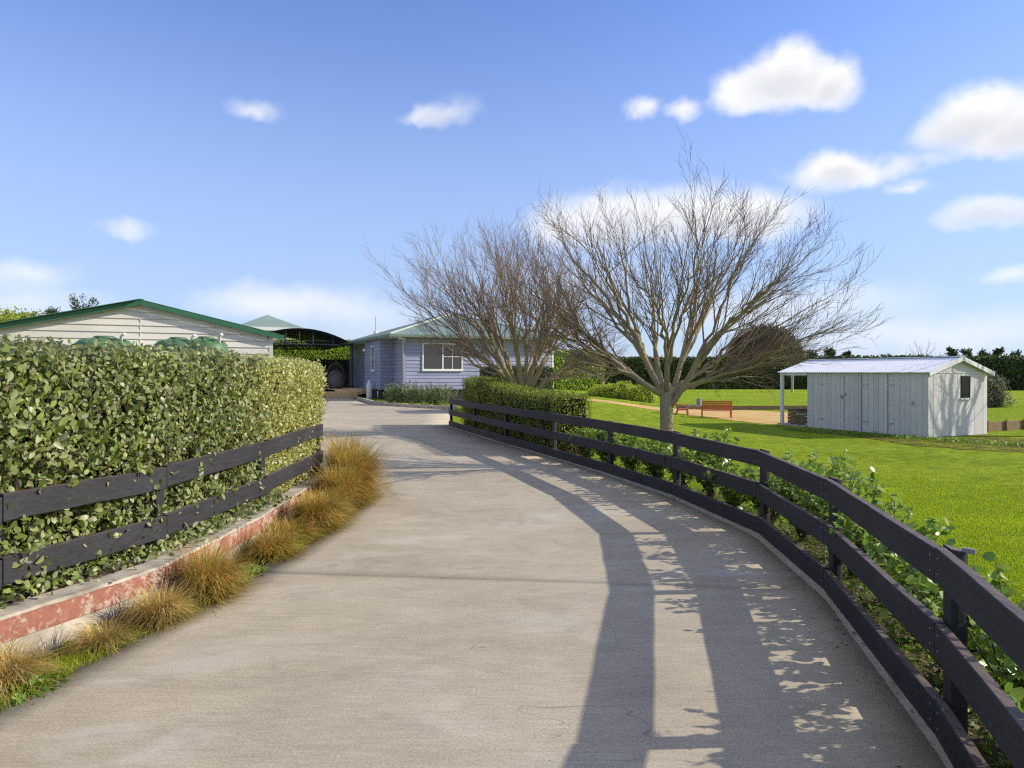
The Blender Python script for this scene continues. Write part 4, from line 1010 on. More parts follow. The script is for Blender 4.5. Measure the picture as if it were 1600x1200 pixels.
# hipped roof
ov = .55; x0, x1, y0, y1 = BX - .20, W_ + ov, -ov, Dp + ov; hw = (x1 - x0) / 2; rise = hw * math.tan(R(17.2)); sl = math.hypot(hw, rise)
z_e = ev + .03; up = Vector((0, hw, rise)).normalized()
corrugated(house, 'roof', M['roofgreen'], (x0, y0, z_e), (1, 0, 0), up, x1 - x0, lambda s: (0, max(.02, (1 - abs(s - hw) / hw) * sl)))
upl = Vector((hw, 0, rise)).normalized(); Ly = y1 - y0
corrugated(house, 'roof', M['roofgreen'], (x0, y1, z_e), (0, -1, 0), upl, Ly, lambda s: (0, max(.02, min(1, (Ly - s) / hw, s / hw) * sl)))
upr = Vector((-hw, 0, rise)).normalized()
corrugated(house, 'roof', M['roofgreen'], (x1, y0, z_e), (0, 1, 0), upr, Ly, lambda s: (0, max(.02, min(1, (Ly - s) / hw, s / hw) * sl)))
ap = Vector(((x0 + x1) / 2, y0 + hw, z_e + rise)); ap2 = Vector((ap.x, y1 - hw, ap.z))
for a, b in (((x0, y0, z_e), ap), ((x1, y0, z_e), ap), (ap, ap2)):
    MB().bar(Vector(a) + Vector((0, 0, .025)), Vector(b) + Vector((0, 0, .025)), .16, .05).build('ridge_cap', M['ridge'], house)
g_ = MB(); g_.box(x0 - .06, x1 + .06, y0 - .13, y0, z_e - .13, z_e - .005).build('gutter', M['gutter'], house)
MB().box(x0 - .13, x0, y0 - .13 + .132, y1, z_e - .13, z_e - .005).build('gutter', M['gutter'], house)
MB().box(x0 + .02, x1 - .02, y0 + .002, y1 - .02, z_e - .10, z_e - .055).build('soffit', M['white'], house)
dn = MB(); dn.tube([(-.1, -.45, z_e - .14), (-.1, -.42, z_e - .24), (-.09, -.10, z_e - .34), (-.09, -.09, base - .25)], .04, 10); dn.build('downpipe', M['pipe'], house, True)
MB().tube([(-.45, -.62, z_e - .2), (-.1, -.45, z_e - .2)], .04, 8).build('downpipe', M['pipe'], house, True)
MB().tube([(BX - .05, 2.3, base - .1), (BX - .05, 2.3, base - .45)], .035, 8).build('waste_pipe', M['pipe'], house, True)
MB().box(-.16, -.02, -.16, -.06, base - .12, base + .12).build('meter_box', M['white'], house)
MB().lathe([(.05, 0), (.09, .03), (.10, .12), (.07, .17)], 12, (BX - .1, 5.1, 2.5)).build('wall_lamp', M['white'], house, True)
vt = MB().tube([(BX + .35, 4.4, z_e + .3), (BX + .35, 4.4, z_e + 1.2)], .018, 6).build('vent_pipe', M['metal'], house)
MB().lathe([(.14, 0), (.10, .12)], 10, (BX + .35, 4.4, z_e + .3)).build('flashing', M['white'], vt)
# deck with two steps by the side entrance
dk = empty('deck', (HC.x, HC.y, HG), VX, 'honey coloured timber deck and steps at the side of the lavender house', 'deck')
for k in range(26): MB().box(-2.3, .46, 5.5 + k * .15, 5.5 + k * .15 + .143, base - .11, base - .07).build('deck_board', M['deck'], dk)
MB().box(-2.3, .46, 5.46, 5.495, base - .34, base - .072).build('fascia', M['deck'], dk)
for k, (zz, yy) in enumerate(((.34, 5.1), (.17, 4.75))): 
    s_ = MB().box(-2.9, -.9 - .3 * k, yy, yy + .345, zz - .045, zz).build('step', M['deck'], dk); MB().box(-2.88, -.92 - .3 * k, yy + .03, yy + .06, zz - .16, zz - .046).build('riser', M['deck'], s_)
# hanging egg chair
U = Vector((-math.sin(VX), math.cos(VX), 0)); Vd = Vector((math.cos(VX), math.sin(VX), 0))
def hl(x, y, z): return HC + Vd * x + U * y + Vector((0, 0, HG + z))
egg = empty('egg_chair', hl(-2.05, 6.6, base - .40), VX - R(10), 'woven egg chair on its stand on the deck before the black fence', 'chair')
m = MB()
for k in range(26):
    a = math.pi * 2 * k / 26; pts = []
    for j in range(11):
        t = -math.pi / 2 + math.pi * j / 10; q = .55 * math.cos(t) * (1 - .12 * math.sin(t)); y_ = q * math.sin(a) * .8
        if y_ < -.30: continue
        pts.append((q * math.cos(a), y_, 1.02 + .78 * math.sin(t)))
    if len(pts) > 2: m.tube(pts, .010, 4)
for j in range(2, 10):
    t = -math.pi / 2 + math.pi * j / 11; q = .55 * math.cos(t) * (1 - .12 * math.sin(t)); m.tube([(q * math.cos(a), .8 * q * math.sin(a), 1.02 + .78 * math.sin(t)) for a in [R(-22 + 224 * i / 14) for i in range(15)]], .012, 4)
m.build('woven_shell', M['rattan'], egg, True)
MB().tube([(.46 * math.cos(a), -.3, 1.02 + .72 * math.sin(a)) for a in [2 * math.pi * i / 24 for i in range(25)]], .022, 6).build('rim', M['rattan'], egg, True)
MB().lathe([(.30, 0), (.42, .08), (.46, .3), (.42, .62), (.30, .9), (.1, 1.0)], 16, (0, .10, .36)).build('cushion', M['cushion'], egg, True)
MB().tube([(0, .75, .03), (0, .8, 1.2), (0, .55, 1.95), (0, .1, 2.08), (0, .02, 1.85)], .025, 8).build('stand', M['steel'], egg, True)
MB().lathe([(.55, 0), (.55, .03), (.5, .04)], 20, (0, .35, 0)).build('base_ring', M['steel'], egg)
# gas bottles by the wall
gb = empty('gas_bottle', hl(-.98, 3.1, 0), VX, 'white gas bottle by the bay wall of the lavender house', 'gas bottle')
MB().lathe([(.11, 0), (.145, .03), (.15, .12), (.15, .72), (.13, .80), (.06, .85)], 18).build('body', M['white'], gb, True)
MB().lathe([(.085, .84), (.09, .86), (.09, .95), (.08, .95)], 14).build('collar', M['white'], gb, True)
MB().tube([(0, 0, .85), (0, 0, .93)], .025, 8).build('valve', M['metal'], gb)
# kerb and planting in front of the house
kb = empty('garden_kerb', (-5.8, 29.3, .2), 0, 'pale stone kerb along the garden bed before the house', 'kerb')
kp = [(-2.2, 27.1), (-3.2, 27.45), (-4.3, 28.1), (-5.1, 28.75), (-5.85, 29.4), (-6.5, 31.0), (-7.2, 33.0), (-7.9, 35.0)]
for i in range(len(kp) - 1):
    a, b = Vector((*kp[i], 0)), Vector((*kp[i + 1], 0)); dv = (b - a)
    for j in range(2):
        p0 = a + dv * (j / 2 + .01); p1 = a + dv * ((j + 1) / 2 - .01); zz = float(zdrive(p0.y)); p0.z = p1.z = zz + .05
        localize(kb, MB().bar(p0, p1, .16, .16 + random.uniform(-.015, .015)).build('kerb_stone', M['oldcrete'], kb, bevel=.012))
def spiky(x, y, r, h, n, mat, label, group):
    z = float(gz(x, y)); t = empty('rosemary_bush', (x, y, z), 0, label, 'shrub', group); V = Acc()
    ns = 46; P_ = []; N_ = []
    for k in range(ns):
        a = random.uniform(0, 2 * math.pi); q = r * math.sqrt(random.random()); hh = h * random.uniform(.7, 1.1) * (1.08 - .35 * (q / r) ** 2)
        b = np.array([q * math.cos(a) * .7, q * math.sin(a) * .7, 0]); e = np.array([q * math.cos(a) * 1.05 + random.uniform(-.06, .06), q * math.sin(a) * 1.05, hh])
        f = rng.uniform(.05, 1, n // ns); pt = b + (e - b) * f[:, None]; P_.append(pt + rng.normal(0, .018, pt.shape)); N_.append(rng.normal(0, 1, pt.shape))
    V.add(leaves(np.concatenate(P_), unit(np.concatenate(N_)), .085, .3, 1.6, .42)); V.build('foliage', mat, t)
for k, (x, y, r, h, lb) in enumerate(((-5.05, 29.6, .60, .84, 'leftmost rosemary bush at the house corner'), (-4.35, 29.3, .60, .90, 'second rosemary bush from the house corner'), (-3.6, 29.0, .60, .86, 'third rosemary bush below the white window'), (-2.9, 28.8, .6, .82, 'rosemary bush nearest the low clipped hedge'))):
    spiky(x, y, r, h, 2600, M['rosemary'], lb, 'rosemary bushes before the house wall')

# ------------------------------------------------------------------ yard behind: black fence, tall hedge, arched carport
yf = empty('paling_fence', hl(-7.5, 13.6, 0), VX, 'tall black paling fence behind the egg chair', 'fence')
for k in range(44): MB().box(k * .18, k * .18 + .172, 0 + .012 * (k % 2), .02 + .012 * (k % 2), 0, 2.25 + random.uniform(-.01, .01)).build('paling', M['black'], yf)
yh = empty('tall_hedge', (-9, 48, 0), 0, 'tall bright green clipped hedge behind the black paling fence', 'hedge')
ha, hb = hl(-13, 22, 0), hl(5, 22, 0)
hpth = [(ha.x, ha.y), (hb.x, hb.y)]
Pn, Nn = hedge_samples(hpth, 1.5, .1, 4.1, 26000, 1, ('front', 'top'), .2, .05, 1.6)
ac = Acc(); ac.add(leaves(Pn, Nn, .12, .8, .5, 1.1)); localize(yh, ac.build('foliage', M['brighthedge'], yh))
localize(yh, hedge_core(hpth, 1.5, .1, 4.1, .12, 1).build('shade_core', M['farcore'], yh))
cp = empty('arched_carport', hl(-3.75, 8.4, 0), VX, 'dark steel arched carport frame with shade cloth roof', 'carport')
spn, rz0, rr0 = 6.0, 3.0, .86
def arch(y, lift=0): return [(-spn / 2 + spn * i / 16, y, rz0 + lift + rr0 * (1 - ((i - 8) / 8) ** 2)) for i in range(17)]
for k in range(5):
    y = k * 2.3; ar = MB().tube(arch(y), .04, 6).build('arch', M['steel'], cp)
    MB().tube([(-spn / 2, y, rz0), (spn / 2, y, rz0)], .03, 6).build('tie_bar', M['steel'], ar)
    MB().tube([(-spn / 2, y, rz0 + .2), (spn / 2, y, rz0 + .2)], .025, 6).build('tie_bar', M['steel'], ar)
    for j in (3, 6, 8, 10, 13):
        a = arch(y)[j]; MB().tube([(a[0], y, rz0), a], .022, 5).build('strut', M['steel'], ar)
for sx in (-spn / 2, spn / 2):
    for y in (0, 9.2): MB().tube([(sx, y, 0), (sx, y, rz0)], .05, 8).build('post', M['steel'], cp)
vs = []; fs = []
for j in range(2): vs += [(a[0], a[1], a[2] + .045) for a in arch(-.2 + j * 9.8)]
for i in range(16): fs.append((i, i + 1, 18 + i, 17 + i))
o = MB().add(vs, fs).build('shade_cloth', M['shade'], cp, True); sm = o.modifiers.new('s', 'SOLIDIFY'); sm.thickness = .012

# neighbour's house far behind
fh = empty('distant_house', (-22.2, 62, 0), VX, 'distant pale house with a green hipped roof behind the carport', 'house')
MB().box(-2.3, 2.3, -2, 2.5, 0, 5.55).build('wall', M['cream'], fh)
zz = 5.6; vs = [(-2.9, -2.6, zz), (2.9, -2.6, zz), (2.9, 3.1, zz), (-2.9, 3.1, zz), (0, .1, zz + 1.3), (0, .4, zz + 1.3)]
MB().add(vs, [(0, 1, 4), (1, 2, 5, 4), (2, 3, 5), (3, 0, 4, 5), (3, 2, 1, 0)]).build('roof', M['roofgreen'], fh)
MB().box(-2.95, 2.95, -2.68, -2.605, zz - .28, zz + .02).build('fascia', M['white'], fh)
window(fh, -.7, .1, 4.0, 5.25, -2.0)

# ------------------------------------------------------------------ cream garage on the left
GC = Vector(((425 - 800) / F * 19.0, 19.0, .0)); GW = 6.44; GH = 2.62; GR = GH + GW / 2 * math.tan(R(13.4))
gar = empty('garage', (GC.x, GC.y, 0), VX, 'cream weatherboard garage with a green trimmed gable behind the left hedge', 'garage')
def gb_(z):
    if z <= GH: return (-GW + .06, -.06)
    f = (z - GH) / (GR - GH) * (GW / 2); return (-GW + f + .03, -f - .03)
wboards(gar, 0, 0, .2, GR, .175, M['cream'], 0, gb_)
MB().box(-.075, .02, -.035, .05, 0, GH + .02).build('corner_board', M['cream'], gar)
wboards(gar, .06, 7, .2, GH, .175, M['cream'], 0, None, 'y', 1)
MB().box(-GW / 2 - .012, -GW / 2 + .012, -.031, -.0, .2, GR - .12).build('joint_strip', M['cream'], gar)
gm = MB(); gm.add([(-GW + .02, .02, 0), (-.02, .02, 0), (-.02, .02, GH), (-GW / 2, .02, GR - .02), (-GW + .02, .02, GH), (-GW + .02, 7, 0), (-.02, 7, 0), (-.02, 7, GH), (-GW / 2, 7, GR - .02), (-GW + .02, 7, GH)],
       [(0, 1, 2, 3, 4), (9, 8, 7, 6, 5), (1, 6, 7, 2), (5, 0, 4, 9), (2, 7, 8, 3), (3, 8, 9, 4)]); gm.build('wall', M['cream'], gar)
ovg = .17; sl_ = math.hypot(GW / 2 + .2, (GW / 2 + .2) * math.tan(R(13.4))); hr = GH - .2 * math.tan(R(13.4)) + .10
for sg, xo in ((-1, .2), (1, -GW - .2)):
    uy = Vector((sg, 0, math.tan(R(13.4)))).normalized()
    if sg == -1: corrugated(gar, 'roof', M['roofdark'], (xo, -ovg, hr), (0, 1, 0), uy, 7.5, lambda s: (0, sl_))
    else: corrugated(gar, 'roof', M['roofdark'], (xo, 7.16, hr), (0, -1, 0), uy, 7.5, lambda s: (0, sl_))
    a = Vector((xo, -ovg - .012, hr - .075)); b = Vector((-GW / 2, -ovg - .012, hr + (GW / 2 + .2) * math.tan(R(13.4)) - .075))
    MB().bar(a, b, .03, .12).build('barge_board', M['roofdark'], gar)
MB().bar((-GW / 2, -ovg, GR + .10), (-GW / 2, 7, GR + .10), .14, .03).build('ridge_cap', M['roofdark'], gar)
MB().box(.20, .31, -ovg, 7, hr - .12, hr - .01).build('gutter', M['roofdark'], gar)
sf = MB().box(.02, .195, -ovg + .01, 7, hr - .10, hr - .07).build('soffit', M['white'], gar)
# green water tanks between the hedge and the garage
for (px, D_, r, top, lb) in ((163, 13.6, .54, 2.31, 'leftmost green water tank top peeping over the dark hedge'), (278, 13.9, .46, 2.30, 'middle green water tank with a black lid, partly hidden'), (322, 12.9, .40, 2.26, 'rightmost green water tank with a moulded lid above the hedge')):
    x = (px - 800) / F * D_; tk = empty('water_tank', (x, D_, .0), 0, lb, 'water tank', 'green water tanks behind the hedge')
    MB().lathe([(r, 0), (r, top - .24), (r * .985, top - .2), (r * .93, top - .12), (r * .86, top - .09), (r * .5, top - .03), (r * .3, top - .02)], 32).build('body', M['tank'], tk, True)
    MB().lathe([(r * .36, top - .035), (r * .38, top), (r * .3, top + .03), (.02, top + .035)], 24).build('lid', M['tank'], tk, True)
    for k in range(10):
        a = 2 * math.pi * k / 10; MB().bar((r * .4 * math.cos(a), r * .4 * math.sin(a), top - .022), (r * .82 * math.cos(a), r * .82 * math.sin(a), top - .077), .05, .03).build('rib', M['tank'], tk)
    MB().tube([(r * .75, -.12, top - .3), (r * .75, -.12, top + .02), (r * .95, -.2, top + .06)], .03, 8).build('overflow_pipe', M['white'], tk, True)

# ------------------------------------------------------------------ garden shed
SG = -.32
SC = P(1450, 684, SG)
def solve(px, dirv):   # distance along dirv from the corner to reach column px
    k = (px - 800) / F; return (k * SC.y - SC.x) / (dirv.x - k * dirv.y)
SLn = solve(1262, U); SWd = solve(1541, Vd); SH = 1.63 - SG; SR = .42
shed = empty('garden_shed', (SC.x, SC.y, SG), VX, 'pale grey vertical board garden shed with a corrugated roof and lean-to porch', 'shed')
bw = .178; n = int(SLn / bw); k = 0; y = 0.0
while y < SLn - .02:
    w = min(bw * random.choice((1, 1, 1, .93, 1.1)), SLn - y); MB().box(-.022 - .004 * (k % 2), 0, y + .004, y + w - .004, 0, SH - .02).build('cladding_board', M['shedgrey'], shed); y += w; k += 1
x = 0.0; k = 0; wx0, wx1, wz0, wz1 = SWd * .53, SWd * .53 + .47, 1.16, 1.84
while x < SWd - .02:
    w = min(.20 * random.choice((1, 1, .9, 1.1)), SWd - x); MB().box(x + .003, x + w - .003, -.022 - .004 * (k % 2), 0, 0, SH - .02).build('cladding_board', M['shedgrey'], shed); x += w; k += 1
MB().box(-.03, .06, -.03, .06 - .055, 0, SH - .02).build('corner_board', M['shedgrey'], shed)
cr = MB(); cr.box(.005, SWd - .005, .005, SLn - .005, -.05, SH - .01); cr.build('wall', M['shedgrey'], shed)
def tri(x0, x1): 
    h0 = SR * (1 - abs(x0 - SWd / 2) / (SWd / 2)); h1 = SR * (1 - abs(x1 - SWd / 2) / (SWd / 2))
    return MB().add([(x0, -.024, SH), (x1, -.024, SH), (x1, -.024, SH + max(h1, .005)), (x0, -.024, SH + max(h0, .005)), (x0, .1, SH), (x1, .1, SH), (x1, .1, SH + max(h1, .005)), (x0, .1, SH + max(h0, .005))], [(0, 1, 2, 3), (7, 6, 5, 4), (0, 4, 5, 1), (3, 2, 6, 7), (1, 5, 6, 2), (0, 3, 7, 4)])
tri(.02, SWd / 2 - .006).build('gable_panel', M['shedgrey'], shed); tri(SWd / 2 + .006, SWd - .02).build('gable_panel', M['shedgrey'], shed)
MB().box(.0, SWd, -.04, -.028, SH - .03, SH + .012).build('gable_rail', M['shedgrey'], shed)
w = MB(); w.box(wx0, wx1, -.034, -.024 + .002, wz0, wz1); wo = w.build('window', M['black'], shed)
g = MB(); g.box(wx0 + .03, wx1 - .03, -.039, -.0345, wz0 + .03, wz1 - .03); g.build('pane', M['dullglass'], wo)
MB().box(wx0 - .03, wx1 + .03, -.075, -.0345, wz0 - .05, wz0 - .003).build('sill', M['white'], wo)
PO = 1.25; tanp = SR / (SWd / 2); oh = .16; slp = math.hypot(SWd / 2 + oh, (SWd / 2 + oh) * tanp); ze = SH - oh * tanp + .045
corrugated(shed, 'roof', M['zinc'], (-oh, SLn + PO, ze), (0, -1, 0), Vector((1, 0, tanp)).normalized(), SLn + PO + .14, lambda s: (0, slp), .085, .011)
corrugated(shed, 'roof', M['zinc'], (SWd + oh, -.14, ze), (0, 1, 0), Vector((-1, 0, tanp)).normalized(), SLn + PO + .14, lambda s: (0, slp), .085, .011)
for a, b in (((-oh, 0), (SWd / 2, 1)), ((SWd + oh, 0), (SWd / 2, 1))):
    MB().bar((a[0], -.155, ze - .05), (SWd / 2, -.155, ze + (SWd / 2 + oh) * tanp - .05), .025, .13).build('barge_board', M['white'], shed)
MB().bar((SWd / 2, -.17, ze + (SWd / 2 + oh) * tanp + .012), (SWd / 2, SLn + PO, ze + (SWd / 2 + oh) * tanp + .012), .2, .02).build('ridge_cap', M['zinc'], shed)
for xx in (-.02, SWd - .02): MB().box(xx - .05, xx + .05, SLn + PO - .16, SLn + PO - .06, 0, ze - .02).build('porch_post', M['white'], shed)
MB().box(-.06, .04, SLn, SLn + PO - .04, ze - .11, ze - .025).build('porch_beam', M['white'], shed)
MB().box(-.15, SWd + .1, SLn + .01, SLn + PO, -.03, .07).build('porch_slab', M['oldcrete'], shed)
MB().box(-.05, SWd + .05, -.05, SLn, -.06, .012).build('plinth', M['edging'], shed)
def dfrac(px): return solve(px, U)
for px, z in ((1316, 1.13), (1321, 1.22), (1427, 1.02)):
    yy = dfrac(px); h = MB().box(-.075, -.03, yy - .03, yy + .03, z - .05, z + .05).build('latch', M['metal'], shed)
for px in (1319.5, 1347, 1388): 
    yy = dfrac(px); MB().box(-.031, -.0265, yy - .007, yy + .007, .03, SH - .06).build('door_joint', M['darkbase'], shed)
for px in (1284, 1352, 1393):
    for z in (.35, 1.55):
        yy = dfrac(px); MB().box(-.04, -.026, yy - .11, yy + .11, z - .018, z + .018).build('hinge', M['metal'], shed)
# things under the porch, edging by the shed
def sh(x, y, z): return SC + Vd * x + U * y + Vector((0, 0, z))
bk = empty('bucket', sh(-.02, SLn + .28, .07), 0, 'grey bucket standing under the shed porch by the wall', 'bucket')
MB().lathe([(.12, 0), (.15, .36), (.165, .37), (.165, .40), (.14, .40), (.11, .03)], 18).build('body', M['metal'], bk, True)
MB().tube([(.16 * math.cos(a), .02, .39 + .10 * math.sin(a)) for a in [math.pi * i / 10 for i in range(11)]], .006, 5).build('handle', M['metal'], bk)
pl = empty('planter_box', sh(.35, SLn + .75, .07), VX, 'weathered timber planter box under the shed porch', 'planter')
for k in range(4): MB().box(-.3, .3, -.2, .2, .02 + k * .125, .13 + k * .125).build('plank', M['edging'], pl)
MB().box(-.33, .33, -.23, .23, .52, .56).build('rim', M['edging'], pl)
eg = empty('timber_edging', sh(SWd + .05, .6, 0), VX, 'low timber retaining edge running right from the shed', 'edging')
for k in range(5):
    for j in range(2): MB().box(k * 1.02, k * 1.02 + 1.0, -.02, .03, j * .16, j * .16 + .15).build('board', M['edging'], eg)
    MB().box(k * 1.02 + .94, k * 1.02 + 1.03, -.09, -.022, -.1, .36).build('peg', M['edging'], eg)
eg2 = empty('timber_edging', P(1105, 641, SG), VX * .2, 'long low brown timber edge behind the red bench', 'edging')
for k in range(8): MB().box(k * 1.2 - 1.2, k * 1.2 - .02, 0, .05, -.05, .22).build('board', M['edging'], eg2)

# gravel, paths, trampled earth on the lawn
def sheet(name, pts, mat, lift, label):
    bm = bmesh.new(); vs = [bm.verts.new((p.x, p.y, float(gz(p.x, p.y)) + lift)) for p in pts]; bm.faces.new(vs); bmesh.ops.triangulate(bm, faces=bm.faces[:])
    me = bpy.data.meshes.new(name); bm.to_mesh(me); bm.free(); me.materials.append(mat)
    if me.polygons and me.polygons[0].normal.z < 0: me.flip_normals()
    return tag(link(name, me), label, kind='structure')
def ragged(pts, n=6, amp=.25):
    o = []; rd = random.Random(3)
    for i, a in enumerate(pts):
        b = pts[(i + 1) % len(pts)]
        for k in range(n):
            q = a.lerp(b, k / n); o.append(q + Vector((rd.uniform(-amp, amp), rd.uniform(-amp, amp), 0)) if k else q)
    return o
sheet('gravel_patch', ragged([P(*q, SG) for q in ((912, 637), (1040, 641), (1100, 640), (1180, 642), (1275, 647), (1300, 660), (1262, 667), (1200, 663), (1120, 655), (1040, 647), (912, 641))]), M['gravel'], .012, 'orange gravel round the red seats on the lawn')
sheet('garden_path', ragged([P(*q, SG) for q in ((860, 602), (905, 603), (950, 612), (960, 619), (925, 619), (890, 608), (860, 606))], 4, .4), M['path'], .010, 'pinkish gravel path beside the bright round shrubs')
sheet('house_bed', [Vector((a, b, 0)) for a, b in [(-2.35, 27.35), (-3.3, 27.75), (-4.4, 28.4), (-5.2, 29.1), (-5.9, 29.7), (-6.4, 31.2), (-5.8, 33.4), (-5.0, 33.2), (-1.9, 34.4)]], M['soil'], .03, 'brown garden bed between the stone kerb and the house')
sheet('bare_earth', ragged([P(*q, SG) for q in ((1225, 668), (1262, 670), (1455, 688), (1545, 681), (1640, 690), (1640, 709), (1560, 706), (1440, 698), (1330, 682), (1240, 673))], 6, .18), M['dirt'], .008, 'dark bare earth along the foot of the garden shed')

n = 2600; q0 = P(1225, 671, SG); q1 = P(1640, 700, SG); f = rng.uniform(0, 1, n); xx = q0.x + (q1.x - q0.x) * f + rng.normal(0, .1, n); yy = q0.y + (q1.y - q0.y) * f + rng.normal(-.15, .42, n)
ac = Acc(); ac.add(leaves(np.stack([xx, yy, gz(xx, yy) + rng.uniform(0, .05, n)], 1), np.tile([.3, -.2, .9], (n, 1)), .075, .7, .6, .6))
tag(ac.build('ground_weeds', M['weed']), 'low scruffy weeds growing in the bare earth by the shed', 'weeds')
# ------------------------------------------------------------------ red garden seats and the fire pit
def seat(name, loc, rz, w, label, cat, k_=.80):
    t = empty(name, loc, rz, label, cat); t.scale = (k_, k_, k_)       # back at y=+, sitter faces -y
    for k in range(5): MB().box(-w / 2, w / 2, -.27 + k * .105, -.27 + k * .105 + .085, .40, .428).build('seat_slat', M['redwood'], t)
    for k in range(5):
        z = .47 + k * .098; y = .26 + (z - .42) * .22; MB().add([(-w / 2, y, z), (w / 2, y, z), (w / 2, y + .025, z), (-w / 2, y + .025, z), (-w / 2, y + .018, z + .08), (w / 2, y + .018, z + .08), (w / 2, y + .043, z + .08), (-w / 2, y + .043, z + .08)], [(3, 2, 1, 0), (4, 5, 6, 7), (0, 1, 5, 4), (1, 2, 6, 5), (2, 3, 7, 6), (3, 0, 4, 7)]).build('back_slat', M['redwood'], t)
    for sx in (-1, 1):
        x = sx * (w / 2 - .03); xo = sx * (w / 2 + .025)
        MB().bar((xo, -.30, 0), (xo, -.24, .62), .045, .07, (0, 1, 0)).build('leg', M['redwood'], t)
        MB().bar((xo, .40, 0), (xo, .20, .46), .045, .07, (0, 1, 0)).build('leg', M['redwood'], t)
        MB().bar((xo, .22, .40), (xo, .40, .96), .045, .06, (0, 1, 0)).build('back_post', M['redwood'], t)
        MB().bar((xo, -.34, .635), (xo, .34, .65), .09, .03).build('armrest', M['redwood'], t)
        MB().bar((xo, -.28, .385), (xo, .26, .385), .04, .06).build('side_rail', M['redwood'], t)
    return t
b0 = P(1121, 654, SG); seat('garden_bench', (b0.x, b0.y + .15, SG), R(180 - 12), 1.42, 'red slatted garden bench seen from its back on the gravel', 'bench')
c0 = P(1067, 651, SG); seat('garden_chair', (c0.x, c0.y + .1, SG), R(72), .58, 'red slatted garden armchair seen from its side by the front tree', 'chair')
fp0 = P(1083, 640, SG); fp = empty('fire_pit', (fp0.x, fp0.y + .3, SG), 0, 'low grey stone fire pit between the red chair and bench', 'fire pit')
for k in range(14):
    a = 2 * math.pi * k / 14; q = Vector((.62 * math.cos(a), .62 * math.sin(a), .11)); tq = Vector((-math.sin(a), math.cos(a), 0))
    MB().bar(q - tq * .13, q + tq * .13, .16, .22).build('stone', M['stone'], fp, bevel=.02)
vz0 = P(1096, 639.5, SG); vz = empty('garden_urn', (vz0.x, vz0.y + .5, SG), 0, 'tall pale urn standing just left of the red bench', 'urn')
MB().lathe([(.11, 0), (.12, .04), (.06, .10), (.12, .27), (.14, .42), (.10, .53), (.13, .56), (.10, .56), (.07, .46)], 20).build('body', M['stone'], vz, True)

# ------------------------------------------------------------------ garden shrubs farther off
def bush(name, c, r, n, size, mat, label, cat, group=None, width=1.1, jit=.7, core=True, lump_=.18, lsc=2.0):
    t = empty(name, (c[0], c[1], c[2]), 0, label, cat, group); z = (0, 0, r[2] * .42)
    Pp, Nn = blob_samples(z, r, n, .05, lsc, -.6, lump_); k = Pp[:, 2] > -.05; ac = Acc(); ac.add(leaves(Pp[k], Nn[k], size, jit, .6, width)); ac.build('foliage', mat, t)
    if core: blob_core(z, r, .84).build('shade_core', M['core'], t, True)
    return t
for (px, py, r, lb) in ((944, 631, (1.05, .9, .80), 'leftmost of the bright rounded shrubs in the lawn bed'), (972, 632, (1.15, 1.0, .92), 'middle bright rounded shrub in the lawn bed'), (1003, 633, (1.05, .9, .84), 'bright rounded shrub just left of the front tree trunk')):
    q = P(px, py, SG); bush('round_shrub', (q.x, q.y + .8, SG), r, 5200, .10, M['hebe'], lb, 'shrub', 'bright rounded shrubs on the lawn', .6, 1.0, True, .22, 3.4)
for (px, py, r, lb) in ((975, 638, .32, 'small pale plant on the lawn below the rounded shrubs'), (1002, 639, .25, 'second small plant on the lawn near the front tree')):
    q = P(px, py, SG); bush('small_plant', (q.x, q.y, SG), (r * 1.4, r, r * .8), 500, .07, M['hebe'], lb, 'plant', None, .7, 1.0, False)
q = P(1570, 640, SG); bush('grey_bush', (q.x + .55, q.y + 3.2, SG), (1.75, 1.5, 1.5), 9000, .10, M['greybush'], 'rounded grey green bush to the right behind the shed', 'bush', None, .55, 1.0, True, .25, 1.7)

# ------------------------------------------------------------------ far hedges and trees
def far_hedge(path, thick, h, n, size, mat, label, loc):
    t = empty('tall_hedge', loc, 0, label, 'hedge'); Pn, Nn = hedge_samples(path, thick, -.4, h, n, 1, ('front', 'top', 'end0', 'end1'), .5, .10, .55)
    ac = Acc(); ac.add(leaves(Pn, Nn, size, .8, .5, 1.1)); localize(t, ac.build('foliage', mat, t)); localize(t, hedge_core(path, thick, -.4, h, .22, 1).build('shade_core', M['farcore'], t)); return t
fa = Vector((3.2, 56.0, 0)); fb = fa + Vd * 5.2
far_hedge([(fa.x, fa.y), (fb.x, fb.y)], 1.6, 3.35, 9000, .17, M['brighthedge'], 'sunlit bright green hedge right of the house', (5, 57, SG))
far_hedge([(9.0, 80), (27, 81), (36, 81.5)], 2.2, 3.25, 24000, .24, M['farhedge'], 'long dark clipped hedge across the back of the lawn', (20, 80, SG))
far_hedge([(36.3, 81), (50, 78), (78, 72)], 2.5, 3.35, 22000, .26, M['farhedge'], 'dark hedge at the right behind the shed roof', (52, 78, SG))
dm = empty('dome_tree', (35.3, 95, SG), 0, 'big dark dome shaped tree behind the far hedge', 'tree')
Pp, Nn = blob_samples((0, 0, 3.0), (5.3, 4.5, 5.5), 26000, .06, .8, -.3, .09); ac = Acc(); ac.add(leaves(Pp, Nn, .30, .7, -1.2, .6)); ac.build('crown', M['dome'], dm)
blob_core((0, 0, 3.0), (5.3, 4.5, 5.5), .93).build('shade_core', M['core'], dm, True)
MB().tube([(0, 0, -.2), (0, 0, 2), (.1, 0, 4)], [.4, .3, .2], 10).build('trunk', M['bark'], dm, True)
